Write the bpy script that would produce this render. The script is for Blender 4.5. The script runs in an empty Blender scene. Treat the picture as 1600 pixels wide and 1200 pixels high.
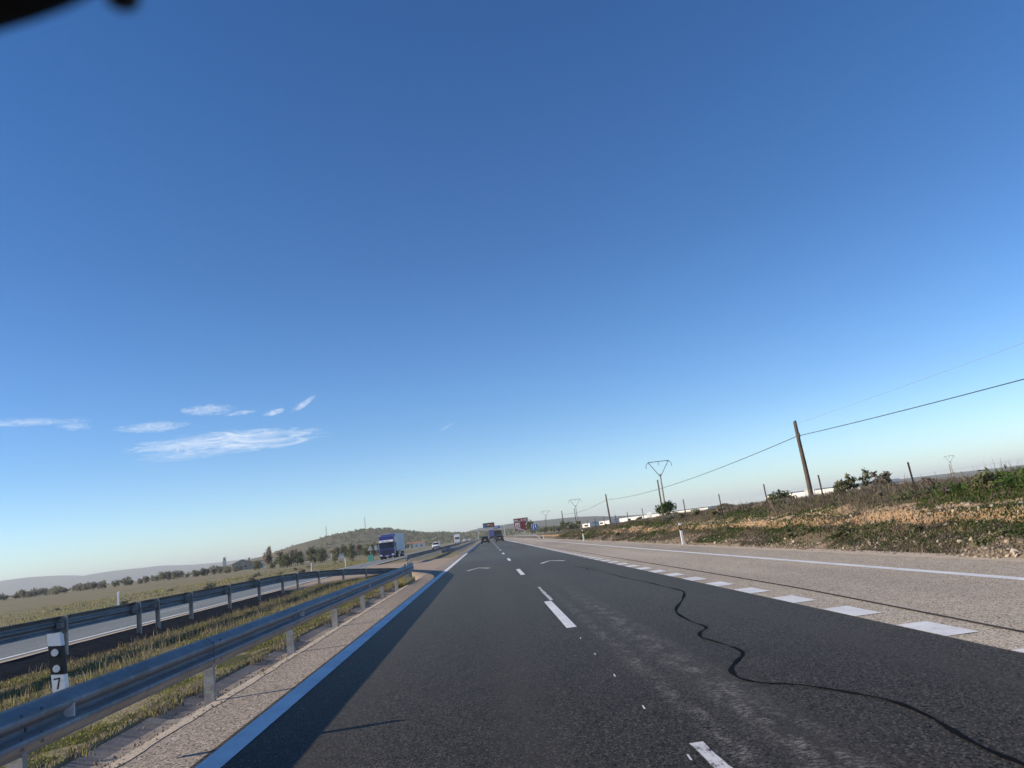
import bpy, math, random
import numpy as np
from mathutils import Vector, Matrix
random.seed(7); rng = np.random.default_rng(11)
SC = bpy.context.scene
COL = SC.collection
R = math.radians

# ---------------------------------------------------------------- camera
CAM_H = 1.534
def cam_axes(pitch, yaw, roll):
    F = Vector((math.sin(yaw)*math.cos(pitch), math.cos(yaw)*math.cos(pitch), math.sin(pitch)))
    Rt = Vector((math.cos(yaw), -math.sin(yaw), 0)); U = Rt.cross(F)
    return F, Rt*math.cos(roll)+U*math.sin(roll), -Rt*math.sin(roll)+U*math.cos(roll)
F_, R_, U_ = cam_axes(R(10.633), R(3.074), R(-7.05))
cd = bpy.data.cameras.new('camera'); cam = bpy.data.objects.new('camera', cd); COL.objects.link(cam)
cd.sensor_width = 36; cd.lens = 1232.5/1600*36; cd.clip_start = 0.05; cd.clip_end = 30000
cam.matrix_world = Matrix(((R_.x, U_.x, -F_.x, 0), (R_.y, U_.y, -F_.y, 0), (R_.z, U_.z, -F_.z, CAM_H), (0, 0, 0, 1)))
cd.dof.use_dof = True; cd.dof.focus_distance = 13; cd.dof.aperture_fstop = 3.4
SC.camera = cam
# ---------------------------------------------------------------- sky and sun
SUN_EL = R(22.0); SH = Vector((1, 0.13, 0)).normalized()          # direction shadows fall
sd = bpy.data.lights.new('sun', 'SUN'); so = bpy.data.objects.new('sun', sd); COL.objects.link(so)
sd.energy = 5.0; sd.angle = R(0.53); sd.color = (1.0, 0.865, 0.69)
ldir = Vector((SH.x*math.cos(SUN_EL), SH.y*math.cos(SUN_EL), -math.sin(SUN_EL)))
so.rotation_euler = ldir.to_track_quat('-Z', 'Y').to_euler(); so.location = (-40, -5, 30)
W = bpy.data.worlds.new('World'); SC.world = W; W.use_nodes = True
def build_world():
    nt = W.node_tree; nt.nodes.clear(); N = nt.nodes.new; L = nt.links.new
    out = N('ShaderNodeOutputWorld'); bg = N('ShaderNodeBackground'); bg.inputs['Strength'].default_value = 0.107
    sky = N('ShaderNodeTexSky'); sky.sky_type = 'NISHITA'; sky.sun_disc = False
    sky.sun_elevation = SUN_EL; sky.sun_rotation = math.atan2(-SH.x, -SH.y)
    sky.altitude = 700; sky.air_density = 1.0; sky.dust_density = 0.15; sky.ozone_density = 2.8
    tc = N('ShaderNodeTexCoord'); sep = N('ShaderNodeSeparateXYZ'); L(tc.outputs['Generated'], sep.inputs[0])
    def m(op, a, b=None, c=None):
        n = N('ShaderNodeMath'); n.operation = op
        for i, v in enumerate((a, b, c)):
            if v is None: continue
            if isinstance(v, (int, float)): n.inputs[i].default_value = v
            else: L(v, n.inputs[i])
        return n.outputs[0]
    az = m('ARCTAN2', sep.outputs['X'], sep.outputs['Y']); el = m('ARCSINE', sep.outputs['Z'])
    azd = m('MULTIPLY', az, 57.2958); eld = m('MULTIPLY', el, 57.2958)
    def wisp(a0, e0, wa, we, slope, seed, sharp, amt, fx=0.55, fy=3.4):
        da = m('SUBTRACT', azd, a0); de = m('SUBTRACT', m('SUBTRACT', eld, e0), m('MULTIPLY', da, slope))
        q = m('ADD', m('POWER', m('ABSOLUTE', m('DIVIDE', da, wa)), 2.0), m('POWER', m('ABSOLUTE', m('DIVIDE', de, we)), 2.0))
        env = m('MAXIMUM', m('SUBTRACT', 1.0, q), 0.0)
        cb = N('ShaderNodeCombineXYZ'); L(m('MULTIPLY', da, fx), cb.inputs[0]); L(m('MULTIPLY', de, fy), cb.inputs[1]); cb.inputs[2].default_value = seed
        nz = N('ShaderNodeTexNoise'); nz.inputs['Scale'].default_value = 1.0; nz.inputs['Detail'].default_value = 6; nz.inputs['Roughness'].default_value = 0.68
        nz.inputs['Distortion'].default_value = 1.3
        L(cb.outputs[0], nz.inputs['Vector'])
        v = m('MULTIPLY', m('SUBTRACT', m('ADD', nz.outputs['Fac'], m('MULTIPLY', env, 0.34)), 0.595), sharp)
        v = m('MULTIPLY', m('MINIMUM', m('MAXIMUM', v, 0.0), 1.0), m('MINIMUM', m('MULTIPLY', env, 3.0), 1.0))
        return m('MULTIPLY', v, amt)
    ws = [wisp(-16.8, 8.45, 7.9, 0.90, 0.012, 1.3, 2.1, 0.95, 0.42, 2.4), wisp(-22.0, 9.75, 3.0, 0.42, 0.01, 7.7, 2.4, 0.55, 1.1, 4.5),
          wisp(-29.5, 10.35, 5.0, 0.30, 0.0, 4.1, 2.2, 0.5, 0.9, 4.5), wisp(-18.4, 10.7, 2.2, 0.45, 0.0, 9.4, 2.6, 0.5, 1.7, 5),
          wisp(-14.1, 10.25, 0.95, 0.24, 0.18, 15.2, 2.8, 0.6, 2.2, 6), wisp(-12.0, 10.7, 1.0, 0.30, 0.55, 21.8, 3, 0.55, 2.4, 6),
          wisp(-16.4, 10.35, 1.2, 0.2, 0.08, 33.0, 2.8, 0.5, 2.2, 6), wisp(-1.9, 8.15, 0.75, 0.07, 0.45, 41.0, 4, 0.25, 1.5, 3),
          wisp(-20.2, 7.75, 3.6, 0.5, 0.02, 52.0, 2.4, 0.30),
          wisp(-26.5, 10.0, 1.2, 0.3, 0.0, 49.0, 2.6, 0.4, 1.6, 5)]
    tot = ws[0]
    for w_ in ws[1:]: tot = m('MAXIMUM', tot, w_)
    def m_tint():          # clear dry air: the horizon stays pale blue all round
        rp = N('ShaderNodeValToRGB'); L(m('DIVIDE', m('MAXIMUM', eld, 0.0), 20.0), rp.inputs[0]); e = rp.color_ramp.elements
        e[0].position = 0.0; e[0].color = (0.76, 0.90, 1.08, 1); e[1].position = 1.0; e[1].color = (0.665, 0.64, 0.75, 1)
        k = e.new(0.36); k.color = (0.685, 0.745, 0.885, 1)
        sc_ = N('ShaderNodeMixRGB'); sc_.blend_type = 'MULTIPLY'; sc_.inputs[0].default_value = 1.0; L(rp.outputs[0], sc_.inputs[1]); sc_.inputs[2].default_value = (1.345, 1.345, 1.345, 1)
        return sc_.outputs[0]
    mix = N('ShaderNodeMixRGB'); L(tot, mix.inputs[0])
    hs = N('ShaderNodeHueSaturation'); hs.inputs['Saturation'].default_value = 1.28; L(sky.outputs[0], hs.inputs['Color'])
    tn = N('ShaderNodeMixRGB'); tn.blend_type = 'MULTIPLY'; tn.inputs[0].default_value = 1.0; L(m_tint(), tn.inputs[2]); L(hs.outputs[0], tn.inputs[1])
    L(tn.outputs[0], mix.inputs[1]); mix.inputs[2].default_value = (7.0, 7.4, 8.0, 1)
    L(mix.outputs[0], bg.inputs['Color']); L(bg.outputs[0], out.inputs['Surface'])
build_world()
W.cycles.sampling_method = 'MANUAL'; W.cycles.sample_map_resolution = 256
VS = SC.view_settings
SC.display_settings.display_device = 'sRGB'; VS.view_transform = 'Standard'; VS.look = 'None'; VS.gamma = 1.0; VS.use_curve_mapping = False
VS.exposure = 0.42
SC.cycles.max_bounces = 4; SC.cycles.diffuse_bounces = 2; SC.cycles.glossy_bounces = 2; SC.cycles.transparent_max_bounces = 8; SC.cycles.volume_bounces = 0

# ---------------------------------------------------------------- materials
MATS = {}
class MT:
    """small node helper"""
    def __init__(s, name, rough=0.8, metal=0.0, spec=0.3):
        s.m = bpy.data.materials.new(name); s.m.use_nodes = True; s.t = s.m.node_tree
        s.b = s.t.nodes['Principled BSDF']; s.b.inputs['Roughness'].default_value = rough; s.b.inputs['Metallic'].default_value = metal
        s.b.inputs['Specular IOR Level'].default_value = spec
        s.geo = s.t.nodes.new('ShaderNodeNewGeometry'); MATS[name] = s.m
    def n(s, t): return s.t.nodes.new(t)
    def l(s, a, b): s.t.links.new(a, b)
    def pos(s, sx=1, sy=1, sz=1, obj=False):
        mp = s.n('ShaderNodeMapping'); mp.inputs['Scale'].default_value = (sx, sy, sz)
        if obj:
            tc = s.n('ShaderNodeTexCoord'); s.l(tc.outputs['Object'], mp.inputs['Vector'])
        else: s.l(s.geo.outputs['Position'], mp.inputs['Vector'])
        return mp.outputs[0]
    def noise(s, scale, detail=3, rough=0.55, vec=None, dist=0.0):
        q = s.n('ShaderNodeTexNoise'); q.inputs['Scale'].default_value = scale; q.inputs['Detail'].default_value = detail
        q.inputs['Roughness'].default_value = rough; q.inputs['Distortion'].default_value = dist
        s.l(vec if vec is not None else s.geo.outputs['Position'], q.inputs['Vector']); return q.outputs['Fac']
    def vor(s, scale, vec=None, out='Color'):
        q = s.n('ShaderNodeTexVoronoi'); q.inputs['Scale'].default_value = scale
        s.l(vec if vec is not None else s.geo.outputs['Position'], q.inputs['Vector']); return q.outputs[out]
    def ramp(s, fac, stops, interp='LINEAR'):
        q = s.n('ShaderNodeValToRGB'); cr = q.color_ramp; cr.interpolation = interp
        while len(cr.elements) > 1: cr.elements.remove(cr.elements[0])
        for i, (p, c) in enumerate(stops):
            e = cr.elements[0] if i == 0 else cr.elements.new(p)
            e.position = p; e.color = c if len(c) == 4 else (*c, 1)
        s.l(fac, q.inputs[0]); return q.outputs[0]
    def math(s, op, a, b=0.0, c=None):
        q = s.n('ShaderNodeMath'); q.operation = op
        for i, v in enumerate((a, b, c)):
            if v is None: continue
            if isinstance(v, (int, float)): q.inputs[i].default_value = v
            else: s.l(v, q.inputs[i])
        return q.outputs[0]
    def mix(s, fac, a, b, mode='MIX'):
        q = s.n('ShaderNodeMixRGB'); q.blend_type = mode
        for i, v in enumerate((fac, a, b)):
            if isinstance(v, (int, float)): q.inputs[i].default_value = v
            elif isinstance(v, tuple): q.inputs[i].default_value = (*v[:3], 1)
            else: s.l(v, q.inputs[i])
        return q.outputs[0]
    def xyz(s):
        q = s.n('ShaderNodeSeparateXYZ'); s.l(s.geo.outputs['Position'], q.inputs[0]); return q.outputs
    def color(s, c):
        if isinstance(c, tuple): s.b.inputs['Base Color'].default_value = (*c[:3], 1)
        else: s.l(c, s.b.inputs['Base Color'])
        return s
    def bump(s, h, strength=0.3, dist=0.01):
        q = s.n('ShaderNodeBump'); q.inputs['Strength'].default_value = strength; q.inputs['Distance'].default_value = dist
        s.l(h, q.inputs['Height']); s.l(q.outputs[0], s.b.inputs['Normal']); return s
    def rough(s, v): s.l(v, s.b.inputs['Roughness']); return s

def simple(name, c, rough=0.6, metal=0.0, spec=0.4, var=0.12, scale=6.0):
    t = MT(name, rough, metal, spec)
    nz = t.noise(scale, 4, 0.6, t.pos(obj=True))
    lo = tuple(max(0, v*(1-var)) for v in c); hi = tuple(min(1, v*(1+var)) for v in c)
    t.color(t.ramp(nz, [(0.3, lo), (0.7, hi)])); return t.m

def mk_asphalt(name, dark, mid, light, stone, grain=62, track=True, streaks=False, rgh=0.7, spc=0.06, sheen=0.19):
    t = MT(name, rgh, 0, spc)
    px = t.xyz()
    big = t.noise(0.35, 3, 0.6, t.pos(1, 0.12, 1)); med = t.noise(2.3, 3, 0.6)
    gv = t.pos(1, 0.62, 1); g = t.noise(grain, 2, 0.75, gv); g2 = t.vor(grain*0.85, gv)
    sep = t.n('ShaderNodeSeparateColor'); t.l(g2, sep.inputs[0])
    cell = sep.outputs[0]
    base = t.ramp(g, [(0.34, dark), (0.5, mid), (0.66, light)])
    base = t.mix(t.ramp(cell, [(0.80, (0, 0, 0)), (0.93, (1, 1, 1))]), base, stone)
    base = t.mix(t.ramp(cell, [(0.10, (1, 1, 1)), (0.22, (0, 0, 0))]), base, tuple(v*0.45 for v in dark))
    base = t.mix(1.0, base, t.ramp(big, [(0.3, (0.80, 0.80, 0.81)), (0.7, (1.20, 1.19, 1.17))]), 'MULTIPLY')
    base = t.mix(1.0, base, t.ramp(med, [(0.3, (0.94, 0.94, 0.94)), (0.7, (1.06, 1.06, 1.06))]), 'MULTIPLY')
    if track:     # polished wheel paths along both lanes
        acc = None
        for c in (-1.55, 0.15, 1.95, 3.75):
            d = t.math('ABSOLUTE', t.math('SUBTRACT', px['X'], c))
            w = t.math('MAXIMUM', t.math('SUBTRACT', 1.0, t.math('DIVIDE', d, 0.42)), 0.0)
            acc = w if acc is None else t.math('ADD', acc, w)
        base = t.mix(t.math('MULTIPLY', acc, 0.45), base, tuple(v*1.25 for v in mid))
    if streaks:   # scuffed aggregate, right lane
        vs = t.noise(3.4, 4, 0.7, t.pos(1.6, 0.7, 1)); fine = t.noise(30, 3, 0.8, t.pos(0.5, 1.0, 1))
        for c, wd, am in ((1.87, 0.30, 0.8), (1.45, 0.14, 0.75)):
            d = t.math('ABSOLUTE', t.math('SUBTRACT', px['X'], c))
            w = t.math('MAXIMUM', t.math('SUBTRACT', 1.0, t.math('DIVIDE', d, wd)), 0.0)
            k = t.math('MULTIPLY', t.math('MULTIPLY', w, t.ramp(vs, [(0.42, (0, 0, 0)), (0.60, (1, 1, 1))])), t.ramp(fine, [(0.485, (0, 0, 0)), (0.57, (1, 1, 1))]))
            k = t.math('MULTIPLY', k, t.math('MINIMUM', t.math('MAXIMUM', t.math('DIVIDE', t.math('SUBTRACT', 24.0, px['Y']), 9.0), 0.12), 1.0))
            base = t.mix(t.math('MULTIPLY', k, am), base, (0.30, 0.285, 0.26))
    t.color(base); t.bump(g, 0.22, 0.005)
    t.b.inputs['Sheen Weight'].default_value = sheen; t.b.inputs['Sheen Roughness'].default_value = 0.16; t.b.inputs['Sheen Tint'].default_value = (1, 0.95, 0.88, 1)
    return t.m
def mk_paint(name, c, worn, wear=0.5, tyre=0.3):
    t = MT(name, 0.6, 0, 0.35)
    a = t.noise(9, 5, 0.7, t.pos(1.5, 0.6, 1)); b = t.noise(70, 2, 0.7)
    f = t.math('ADD', t.math('MULTIPLY', a, 0.65), t.math('MULTIPLY', b, 0.35))
    col = t.ramp(f, [(wear-0.12, worn), (wear-0.05, tuple(v*0.86 for v in c)), (wear+0.1, c)])
    t.color(t.mix(1.0, col, t.ramp(t.noise(1.2, 4, 0.6), [(0.3, (1-tyre, 1-tyre, 1-tyre)), (0.6, (1, 1, 1))]), 'MULTIPLY'))
    t.bump(b, 0.25, 0.004); return t.m

M = {}
M['asphalt'] = mk_asphalt('dark_asphalt', (0.014, 0.013, 0.0114), (0.046, 0.0428, 0.0375), (0.088, 0.082, 0.072), (0.125, 0.118, 0.106), 98, True, True)
M['shoulder'] = mk_asphalt('worn_grey_asphalt', (0.30, 0.248, 0.183), (0.44, 0.374, 0.288), (0.56, 0.485, 0.385), (0.64, 0.57, 0.46), 90, False, False, 0.85, 0.12, 0.0)
M['inner_shoulder'] = mk_asphalt('weathered_brown_asphalt', (0.17, 0.138, 0.105), (0.30, 0.25, 0.20), (0.43, 0.365, 0.30), (0.54, 0.47, 0.39), 80, False, False, 0.85, 0.12, 0.0)
M['asphalt_left'] = mk_asphalt('grey_asphalt', (0.10, 0.10, 0.10), (0.14, 0.138, 0.136), (0.18, 0.178, 0.175), (0.24, 0.235, 0.23), 50, False)
M['paint'] = mk_paint('white_road_paint', (0.80, 0.80, 0.78), (0.34, 0.33, 0.31), 0.39, 0.22)
M['paint_worn'] = mk_paint('worn_road_paint', (0.80, 0.79, 0.76), (0.25, 0.22, 0.19), 0.43, 0.2)
M['paint_old'] = mk_paint('scraped_old_paint', (0.62, 0.61, 0.59), (0.07, 0.07, 0.07), 0.50, 0.3)
M['paint_rough'] = mk_paint('half_scraped_paint', (0.78, 0.77, 0.75), (0.06, 0.058, 0.055), 0.53, 0.2)
M['bitumen'] = simple('bitumen_sealant', (0.008, 0.0078, 0.008), 0.8, 0, 0.04, 0.3, 3)
M['berm'] = simple('shade_dark_berm', (0.035, 0.035, 0.036), 0.9, 0, 0.05, 0.35, 4)  # dark slope surface with the slope's shade put into its colour
M['bitumen_brown'] = simple('old_bitumen_joint', (0.05, 0.04, 0.035), 0.75, 0, 0.2, 0.3, 3)

def mk_ground():
    t = MT('field_soil_and_grass', 0.95, 0, 0.1)
    a = t.noise(0.035, 5, 0.62); b = t.noise(0.5, 5, 0.65); c = t.noise(7, 4, 0.7)
    col = t.ramp(a, [(0.35, (0.27, 0.215, 0.14)), (0.48, (0.28, 0.24, 0.15)), (0.58, (0.225, 0.21, 0.115)), (0.70, (0.30, 0.245, 0.165))])
    col = t.mix(t.ramp(b, [(0.4, (0, 0, 0)), (0.7, (0.6, 0.6, 0.6))]), col, (0.15, 0.135, 0.07))
    col = t.mix(1.0, col, t.ramp(c, [(0.3, (0.75, 0.75, 0.75)), (0.7, (1.25, 1.25, 1.25))]), 'MULTIPLY')
    t.color(col); t.bump(c, 0.6, 0.06); return t.m
M['ground'] = mk_ground()
def mk_median():
    t = MT('median_turf_soil', 0.95, 0, 0.1)
    a = t.noise(0.8, 5, 0.65); c = t.noise(22, 4, 0.75)
    col = t.ramp(a, [(0.35, (0.12, 0.095, 0.045)), (0.52, (0.085, 0.095, 0.035)), (0.68, (0.14, 0.115, 0.065))])
    t.color(t.mix(1.0, col, t.ramp(c, [(0.3, (0.6, 0.6, 0.6)), (0.7, (1.3, 1.3, 1.3))]), 'MULTIPLY')); t.bump(c, 0.7, 0.03); return t.m
M['median'] = mk_median()
def mk_gravelly(name, c1, c2, scale=30, bs=0.5):
    t = MT(name, 0.95, 0, 0.1)
    a = t.noise(1.5, 4, 0.6); g = t.noise(scale, 4, 0.75)
    col = t.mix(t.ramp(a, [(0.35, (0, 0, 0)), (0.65, (1, 1, 1))]), c1, c2)
    t.color(t.mix(1.0, col, t.ramp(g, [(0.3, (0.68, 0.67, 0.66)), (0.7, (1.22, 1.22, 1.22))]), 'MULTIPLY')); t.bump(g, bs, 0.02); return t.m
M['tan'] = mk_gravelly('tan_compacted_gravel', (0.40, 0.30, 0.22), (0.46, 0.37, 0.28), 20)
M['dust'] = mk_gravelly('pale_gravel_edge', (0.50, 0.42, 0.32), (0.56, 0.48, 0.38), 35, 0.8)
M['concrete'] = mk_gravelly('weathered_concrete', (0.27, 0.235, 0.20), (0.34, 0.30, 0.255), 40, 0.4)
def mk_bank():
    t = MT('embankment_earth', 0.95, 0, 0.1)
    at = t.n('ShaderNodeAttribute'); at.attribute_name = 'band'          # 0 foot gravel .. 1 top soil
    w = t.math('ADD', at.outputs['Fac'], t.math('MULTIPLY', t.math('SUBTRACT', t.noise(0.8, 5, 0.7), 0.5), 0.42))
    col = t.ramp(w, [(0.04, (0.30, 0.235, 0.165)), (0.22, (0.20, 0.155, 0.105)), (0.42, (0.20, 0.145, 0.09)), (0.47, (0.37, 0.235, 0.135)), (0.56, (0.43, 0.29, 0.17)),
                     (0.62, (0.42, 0.31, 0.20)), (0.68, (0.13, 0.10, 0.065)), (1.0, (0.13, 0.105, 0.065))])
    g = t.noise(16, 5, 0.75)
    t.color(t.mix(1.0, col, t.ramp(g, [(0.3, (0.62, 0.6, 0.58)), (0.7, (1.28, 1.28, 1.28))]), 'MULTIPLY')); t.bump(g, 0.9, 0.05); return t.m
M['bank'] = mk_bank()
def translucent(t, col, f):
    tr = t.n('ShaderNodeBsdfTranslucent'); t.l(col, tr.inputs['Color']); mx = t.n('ShaderNodeMixShader'); mx.inputs[0].default_value = f
    out = t.t.nodes['Material Output']; t.l(t.b.outputs[0], mx.inputs[1]); t.l(tr.outputs[0], mx.inputs[2]); t.l(mx.outputs[0], out.inputs['Surface'])
def mk_attr(name, rough=0.85, trans=0.0):
    t = MT(name, rough, 0, 0.15)
    at = t.n('ShaderNodeAttribute'); at.attribute_name = 'col'
    t.color(at.outputs['Color'])
    translucent(t, at.outputs['Color'], 0.5)
    return t.m
M['leafattr'] = mk_attr('leaf_and_blade_colour')
def mk_leaf(name, c1, c2, c3):
    t = MT(name, 0.8, 0, 0.15)
    oi = t.n('ShaderNodeObjectInfo')
    a = t.noise(1.3, 3, 0.6, t.pos(obj=True)); 
    q = t.math('ADD', t.math('MULTIPLY', t.geo.outputs['Random Per Island'], 0.7), t.math('MULTIPLY', a, 0.3))
    col = t.ramp(q, [(0.1, c1), (0.5, c2), (0.9, c3)])
    hs = t.n('ShaderNodeHueSaturation'); t.l(col, hs.inputs['Color'])
    t.l(t.math('ADD', t.math('MULTIPLY', oi.outputs['Random'], 0.35), 0.82), hs.inputs['Value'])
    t.color(hs.outputs[0]); translucent(t, hs.outputs[0], 0.4); return t.m
M['olive'] = mk_leaf('olive_leaves', (0.155, 0.155, 0.11), (0.235, 0.225, 0.165), (0.31, 0.295, 0.22))
M['evergreen'] = mk_leaf('dark_evergreen_leaves', (0.06, 0.075, 0.036), (0.11, 0.125, 0.058), (0.17, 0.178, 0.088))
M['drytwig'] = mk_leaf('bare_winter_twigs', (0.19, 0.155, 0.12), (0.27, 0.225, 0.17), (0.34, 0.29, 0.22))
M['scrub'] = mk_leaf('hill_scrub_leaves', (0.11, 0.115, 0.058), (0.17, 0.172, 0.088), (0.235, 0.22, 0.12))
M['green'] = mk_leaf('fresh_green_leaves', (0.03, 0.06, 0.012), (0.06, 0.105, 0.022), (0.11, 0.15, 0.04))
M['bark'] = simple('grey_brown_bark', (0.13, 0.10, 0.075), 0.9, 0, 0.1, 0.4, 5)
def mk_rock():
    t = MT('pale_limestone', 0.9, 0, 0.15); oi = t.n('ShaderNodeObjectInfo')
    col = t.ramp(t.noise(9, 4, 0.7, t.pos(obj=True)), [(0.3, (0.28, 0.23, 0.175)), (0.7, (0.50, 0.44, 0.355))])
    t.color(t.mix(t.math('MULTIPLY', oi.outputs['Random'], 0.4), col, (0.46, 0.34, 0.22))); return t.m
M['rock'] = mk_rock()
def mk_steel(name, c, rough, metal=0.75):
    t = MT(name, rough, metal, 0.5)
    a = t.noise(2.2, 4, 0.6, t.pos(1, 0.5, 1)); b = t.vor(55)
    col = t.ramp(a, [(0.3, tuple(v*0.80 for v in c)), (0.7, tuple(min(1, v*1.15) for v in c))])
    gr_ = t.ramp(t.noise(5.5, 5, 0.75, t.pos(1, 0.35, 1.6)), [(0.42, (0, 0, 0)), (0.66, (1, 1, 1))])
    col = t.mix(t.math('MULTIPLY', gr_, 0.55), col, (0.13, 0.115, 0.095))
    t.color(t.mix(0.12, col, b, 'OVERLAY')); st = t.noise(4, 4, 0.7, t.pos(1, 3, 0.6))
    t.rough(t.ramp(st, [(0.3, (rough-0.08,)*3), (0.7, (rough+0.14,)*3)])); return t.m
M['galv'] = mk_steel('galvanised_steel', (0.235, 0.245, 0.26), 0.50, 0.35)
M['galv_dull'] = mk_steel('dull_zinc_post', (0.40, 0.385, 0.36), 0.62, 0.25)
M['bolt'] = simple('zinc_bolt', (0.16, 0.16, 0.17), 0.5, 0.6)
M['white_plastic'] = simple('white_plastic', (0.80, 0.80, 0.79), 0.5, 0, 0.4, 0.06, 9)
M['black_band'] = simple('black_plastic_band', (0.012, 0.012, 0.014), 0.45, 0, 0.4)
M['reflector'] = simple('grey_glass_reflector', (0.62, 0.63, 0.65), 0.3, 0, 0.6, 0.1, 40)
M['amber'] = simple('amber_reflector', (0.55, 0.20, 0.03), 0.3, 0, 0.6, 0.1, 40)
M['wood'] = simple('creosoted_wood', (0.105, 0.08, 0.062), 0.85, 0, 0.15, 0.35, 3)
M['pole_concrete'] = simple('pole_concrete', (0.25, 0.23, 0.21), 0.85, 0, 0.15, 0.2, 2)
M['steel_dark'] = simple('dark_lattice_steel', (0.10, 0.10, 0.105), 0.6, 0.3)
M['rusty'] = simple('rusty_angle_iron', (0.17, 0.12, 0.09), 0.8, 0.2, 0.2, 0.3)
M['cable'] = simple('black_cable', (0.02, 0.02, 0.022), 0.7)
M['wire'] = simple('aluminium_wire', (0.25, 0.25, 0.26), 0.5, 0.5)
M['maroon'] = simple('maroon_sign_sheet', (0.20, 0.030, 0.030), 0.5, 0, 0.4, 0.05)
M['sign_blue'] = simple('blue_sign_sheet', (0.010, 0.10, 0.36), 0.5, 0, 0.4, 0.05)
M['sign_white'] = simple('white_sign_sheet', (0.78, 0.78, 0.77), 0.5, 0, 0.4, 0.05)
M['sign_back'] = simple('bare_sign_aluminium', (0.42, 0.43, 0.44), 0.5, 0.4)
M['vms'] = simple('matt_black_display', (0.014, 0.015, 0.018), 0.7)
M['gantry'] = simple('gantry_painted_steel', (0.62, 0.63, 0.64), 0.5, 0.1)
M['lime'] = simple('limewashed_wall', (0.74, 0.71, 0.66), 0.9, 0, 0.1, 0.1, 0.5)
M['stone_wall'] = simple('rubble_wall', (0.34, 0.29, 0.235), 0.9, 0, 0.1, 0.25, 0.8)
M['roof_tile'] = simple('clay_roof', (0.30, 0.17, 0.115), 0.9, 0, 0.1, 0.25, 1.5)
M['roof_grey'] = simple('grey_sheet_roof', (0.30, 0.31, 0.32), 0.6, 0.2)
M['glass_dark'] = simple('dark_glass', (0.015, 0.018, 0.022), 0.08, 0, 0.6)
M['rubber'] = simple('tyre_rubber', (0.02, 0.02, 0.02), 0.85)
M['rim'] = simple('alloy_rim', (0.35, 0.35, 0.36), 0.4, 0.6)
M['car_black'] = simple('black_car_paint', (0.012, 0.013, 0.015), 0.25, 0, 0.5)
M['car_grey'] = simple('dark_grey_car_paint', (0.035, 0.038, 0.04), 0.25, 0, 0.5)
M['car_white'] = simple('white_car_paint', (0.75, 0.75, 0.75), 0.3, 0, 0.5, 0.03)
M['truck_blue'] = simple('blue_truck_paint', (0.03, 0.04, 0.17), 0.3, 0, 0.5, 0.08)
M['truck_violet'] = simple('blue_violet_curtain', (0.10, 0.11, 0.34), 0.55, 0, 0.4, 0.08)
M['trailer_white'] = simple('white_trailer_panel', (0.72, 0.74, 0.76), 0.45, 0, 0.4, 0.04)
M['tail_red'] = simple('red_lamp_lens', (0.35, 0.012, 0.012), 0.3, 0, 0.5)
M['lamp_clear'] = simple('clear_lamp_lens', (0.75, 0.77, 0.8), 0.15, 0, 0.6)
M['chassis'] = simple('dark_chassis', (0.03, 0.03, 0.032), 0.7)
M['teal'] = simple('teal_plastic', (0.12, 0.42, 0.33), 0.5)
M['red_print'] = simple('red_pictogram', (0.55, 0.04, 0.03), 0.5)
M['yellow_print'] = simple('amber_pictogram', (0.55, 0.42, 0.05), 0.5)
M['mirror_shell'] = simple('black_mirror_shell', (0.010, 0.011, 0.014), 0.5, 0, 0.3)
M['mirror_glass'] = simple('silvered_mirror_glass', (0.8, 0.8, 0.8), 0.03, 1.0)

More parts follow.
